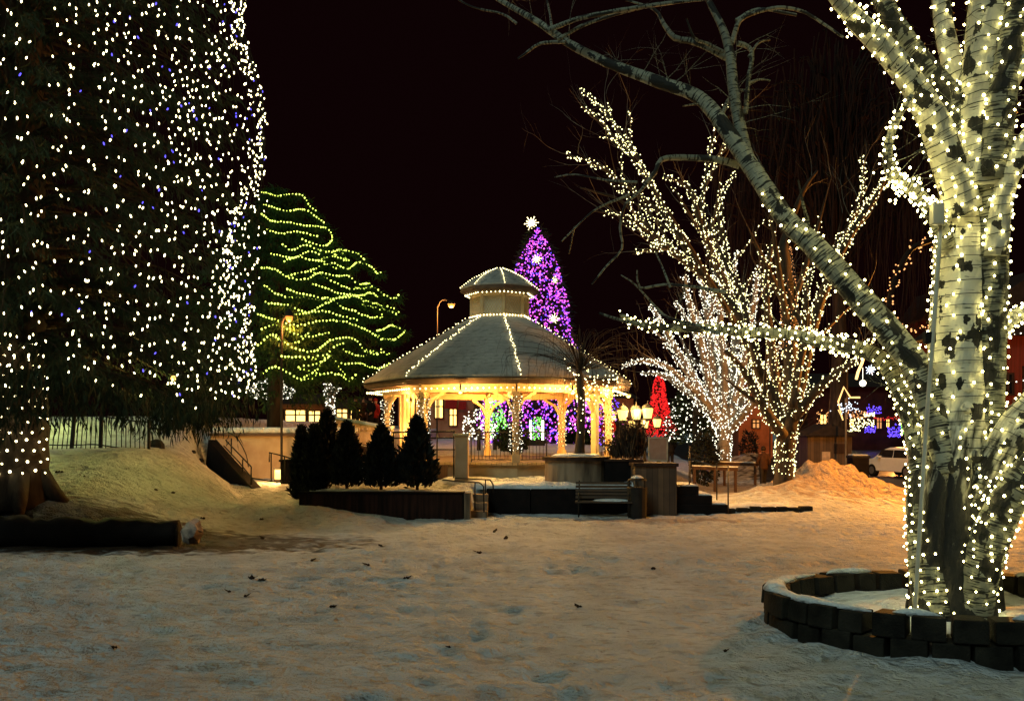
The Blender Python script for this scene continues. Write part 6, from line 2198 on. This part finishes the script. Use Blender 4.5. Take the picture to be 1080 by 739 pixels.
for (px, py, sx, sy, n, mt, lab) in ((922, 431, 8, 5, 60, 'b_indigo', 'blue-white sparkle lights high on the far shop row'), (918, 452, 6, 4, 60, 'b_indigo', 'violet-blue lights low on the far shop row'), (943, 454, 7, 7, 110, 'b_indigo', 'curtain of blue lights on the far shop row beside the car'), (917, 437, 6, 2, 40, 'b_far_warm', 'amber lights in the middle of the far shop row'), (873, 438, 12, 10, 60, 'b_amber', 'scattered orange lights around the market hut'), (968, 430, 6, 5, 30, 'b_red', 'red lights on the house beside the near birch trunk'), (902, 436, 14, 5, 60, 'b_amber', 'amber lights strung along the far shop eaves'), (890, 452, 16, 3, 50, 'b_far_warm', 'warm lights low along the far shop fronts'), (935, 441, 14, 2, 40, 'b_red', 'red lights above the blue curtain on the far shop row'), (955, 450, 5, 8, 50, 'b_fgreen', 'green lights beside the blue curtain on the far shop row')):
    YL = 91 if px < 960 else 45.6
    bl = []
    cols = max(3, int(sx * 1.3))
    for c_ in range(cols):
        xx = px - sx + 2 * sx * (c_ + .5) / cols
        hgt = sy * random.uniform(.5, 1.1)
        for r_ in range(max(1, n // cols)):
            bl.append(P(xx + random.gauss(0, .35), py + sy - 2 * hgt * random.random(), YL - random.uniform(0, .5)))
    far_string(lab, [bl], bl, None, .06 if px < 960 else .035, M[mt], .004)

# street lamps with orange light
def street_lamp(label, px, py, Y, base_px, power, hood=1.0, head_r=.16, H=None, col=(1, .36, .07)):
    h = P(px, py, Y); bx_ = GX(base_px, Y); bz_ = G(bx_, Y)
    t = thing('street_lamp', label, 'street lamp', (bx_, Y, bz_))
    m = MB(); s = 1 if px > base_px else -1
    m.tube(spline([(bx_, Y, bz_ - .1), (bx_, Y, h.z - .9), (bx_ + s * .05, Y, h.z - .1), (bx_ + s * .3, Y, h.z + .28), (h.x, Y, h.z + .16)], [.10, .075, .06, .05, .05], .25)[0], .045, n=8); m.build('pole', M['iron'], t, smooth=True)
    m = MB(); m.lathe([(.03, .22), (.16, .16), (head_r * 1.4, .03), (head_r * 1.35, .0)], h, 12); hd = m.build('lamp_head', M['iron'], t, smooth=True)
    m = MB(); m.lathe([(head_r * 1.2, .0), (head_r * 1.05, -.10), (head_r * .5, -.18), (.02, -.2)], h, 12); m.build('lens', M['sodium'], hd, smooth=True)
    point('sodium_light', h + Vector((0, -.05, -.42)), col, power, .2, t)
    return t


street_lamp('street lamp with an orange glow on a bent pole beyond the bandstand roof', 476, 321, 50, 461, 2500)
street_lamp('street lamp glowing orange before the lime-lit spruce', 305, 334, 31.6, 297, 420, head_r=.11)
street_lamp('street lamp glowing orange between the fan-shaped tree and the mound tree', 806, 425, 62, 812, 900)
street_lamp('street lamp glowing orange beside the far shop row', 951, 431, 56, 958, 1800, head_r=.12)

# dark willow and shrubs against the night
wx, wy = GX(880, 52), 52
wt2 = thing('willow_tree', 'huge dark leafless willow with hanging reddish twigs behind the lit trees', 'tree', (wx, wy, G(wx, wy)))
m = MB()
pth, rd_ = spline([(wx, wy, G(wx, wy) - .2), (wx + .3, wy, 6), (wx + .2, wy, 12)], [.6, .45, .3], .5); m.tube(pth, rd_, n=10)
m.build('trunk', M['brown_bark'], wt2, smooth=True)
m = MB()
for i in range(420):
    a = random.uniform(0, 6.28); rr_ = 7.6 * math.sqrt(random.random())
    zt = 25 - (rr_ / 7.6) ** 2 * 9 + random.uniform(-1.5, 1)
    x, y = wx + math.cos(a) * rr_, wy + math.sin(a) * rr_ * .6
    L = random.uniform(5, 13)
    pts = [Vector((x + .25 * math.sin(k * .8 + i) + random.gauss(0, .06), y, zt - L * k / 6)) for k in range(7)]
    m.tube(pts, [.05, .045, .04, .035, .03, .02, .012], n=3, caps=False)
    if i % 4 == 0:
        m.tube(spline([(wx + .2, wy, 11.5), (wx + math.cos(a) * rr_ * .5, wy + math.sin(a) * rr_ * .3, zt - 1), (x, y, zt)], [.12, .08, .05], .8)[0], .06, n=4, caps=False)
m.build('crown', M['red_twig'], wt2)

# lamps added to account for the orange and yellow light on the snow
street_lamp('street lamp on a tall pole hidden behind the nearest birch trunk', 1024, 345, 29, 1030, 9000, col=(1, .36, .04))
q = P(22, 385, 30); zb = G(q.x, 30)
t = thing('added_park_lamp', 'unseen park lamp with a globe head behind the iron fence and the spruce boughs', 'street lamp', (q.x, 30, zb))
m = MB(); m.tube([(q.x, 30, zb - .1), (q.x, 30, q.z - .2)], [.08, .05], n=8); m.build('pole', M['iron'], t, smooth=True)
m = MB(); m.lathe([(.02, -.2), (.14, -.16), (.2, 0), (.15, .14), (.02, .2)], q, 12); m.build('globe', M['lantern'], t, smooth=True)
point('added_park_light', q + Vector((0, -.3, -.1)), (.80, .90, .22), 800, .2, t)
second_lamp = (-8.9, 23.3, 3.75)  # added among the boughs to brighten the snowy bank
q = Vector(second_lamp); zb = G(q.x, q.y)
t = thing('added_park_lamp', 'small yellow globe lamp added under the lowest spruce boughs to light the bank', 'lamp', q)
m = MB(); m.tube([(q.x, q.y, q.z + .05), (q.x - .1, q.y - .1, q.z + 1.6)], .012, n=5); m.build('cord', M['wire'], t, smooth=True)
m = MB(); m.lathe([(.02, -.07), (.05, -.05), (.07, 0), (.05, .05), (.02, .07)], q, 12); m.build('globe', M['lantern'], t, smooth=True)
point('added_park_light', q + Vector((0, -.1, -.22)), (.95, .84, .20), 165, .12, t)

# ------------------------------------------------------------------ night sky, glow, camera
w = bpy.data.worlds.new('World'); SC.world = w
w.use_nodes = True
nt = w.node_tree
bg = nt.nodes['Background']
sky = nt.nodes.new('ShaderNodeTexSky'); sky.sky_type = 'NISHITA'; sky.sun_disc = False
sky.sun_elevation = R(-8); sky.sun_rotation = R(200)
mx = nt.nodes.new('ShaderNodeMixRGB'); mx.blend_type = 'ADD'; mx.inputs[0].default_value = 1
nt.links.new(sky.outputs[0], mx.inputs[1])
mx.inputs[2].default_value = (.055, .012, .015, 1)
nt.links.new(mx.outputs[0], bg.inputs['Color'])
bg.inputs['Strength'].default_value = .07
# the faint wide glow of the overcast night over the town
sl = bpy.data.lights.new('night_glow', 'SUN'); sl.energy = .86; sl.angle = R(22); sl.color = (.72, 1.0, .90)
so = bpy.data.objects.new('night_glow', sl); COL.objects.link(so)
so.rotation_euler = (R(46), R(0), R(-32)); so.location = (0, -5, 30)

cam = bpy.data.cameras.new('camera')
cam.sensor_width = 36; cam.lens = 36 * F / 1080
cam.shift_y = (HZ - 369.5) / 1080
cam.clip_start = .1; cam.clip_end = 3000
co = bpy.data.objects.new('camera', cam); COL.objects.link(co)
co.location = (0, 0, CH); co.rotation_euler = (R(90), 0, 0)
SC.camera = co
vs_ = SC.view_settings
vs_.view_transform = 'Standard'; vs_.look = 'None'; vs_.exposure = 0; vs_.gamma = 1; vs_.use_curve_mapping = False
cy_ = SC.cycles
cy_.use_denoising = True
cy_.max_bounces = 4; cy_.diffuse_bounces = 2; cy_.glossy_bounces = 2; cy_.transmission_bounces = 2
cy_.sample_clamp_indirect = 2.0
cy_.use_light_tree = True
cy_.caustics_reflective = False; cy_.caustics_refractive = False
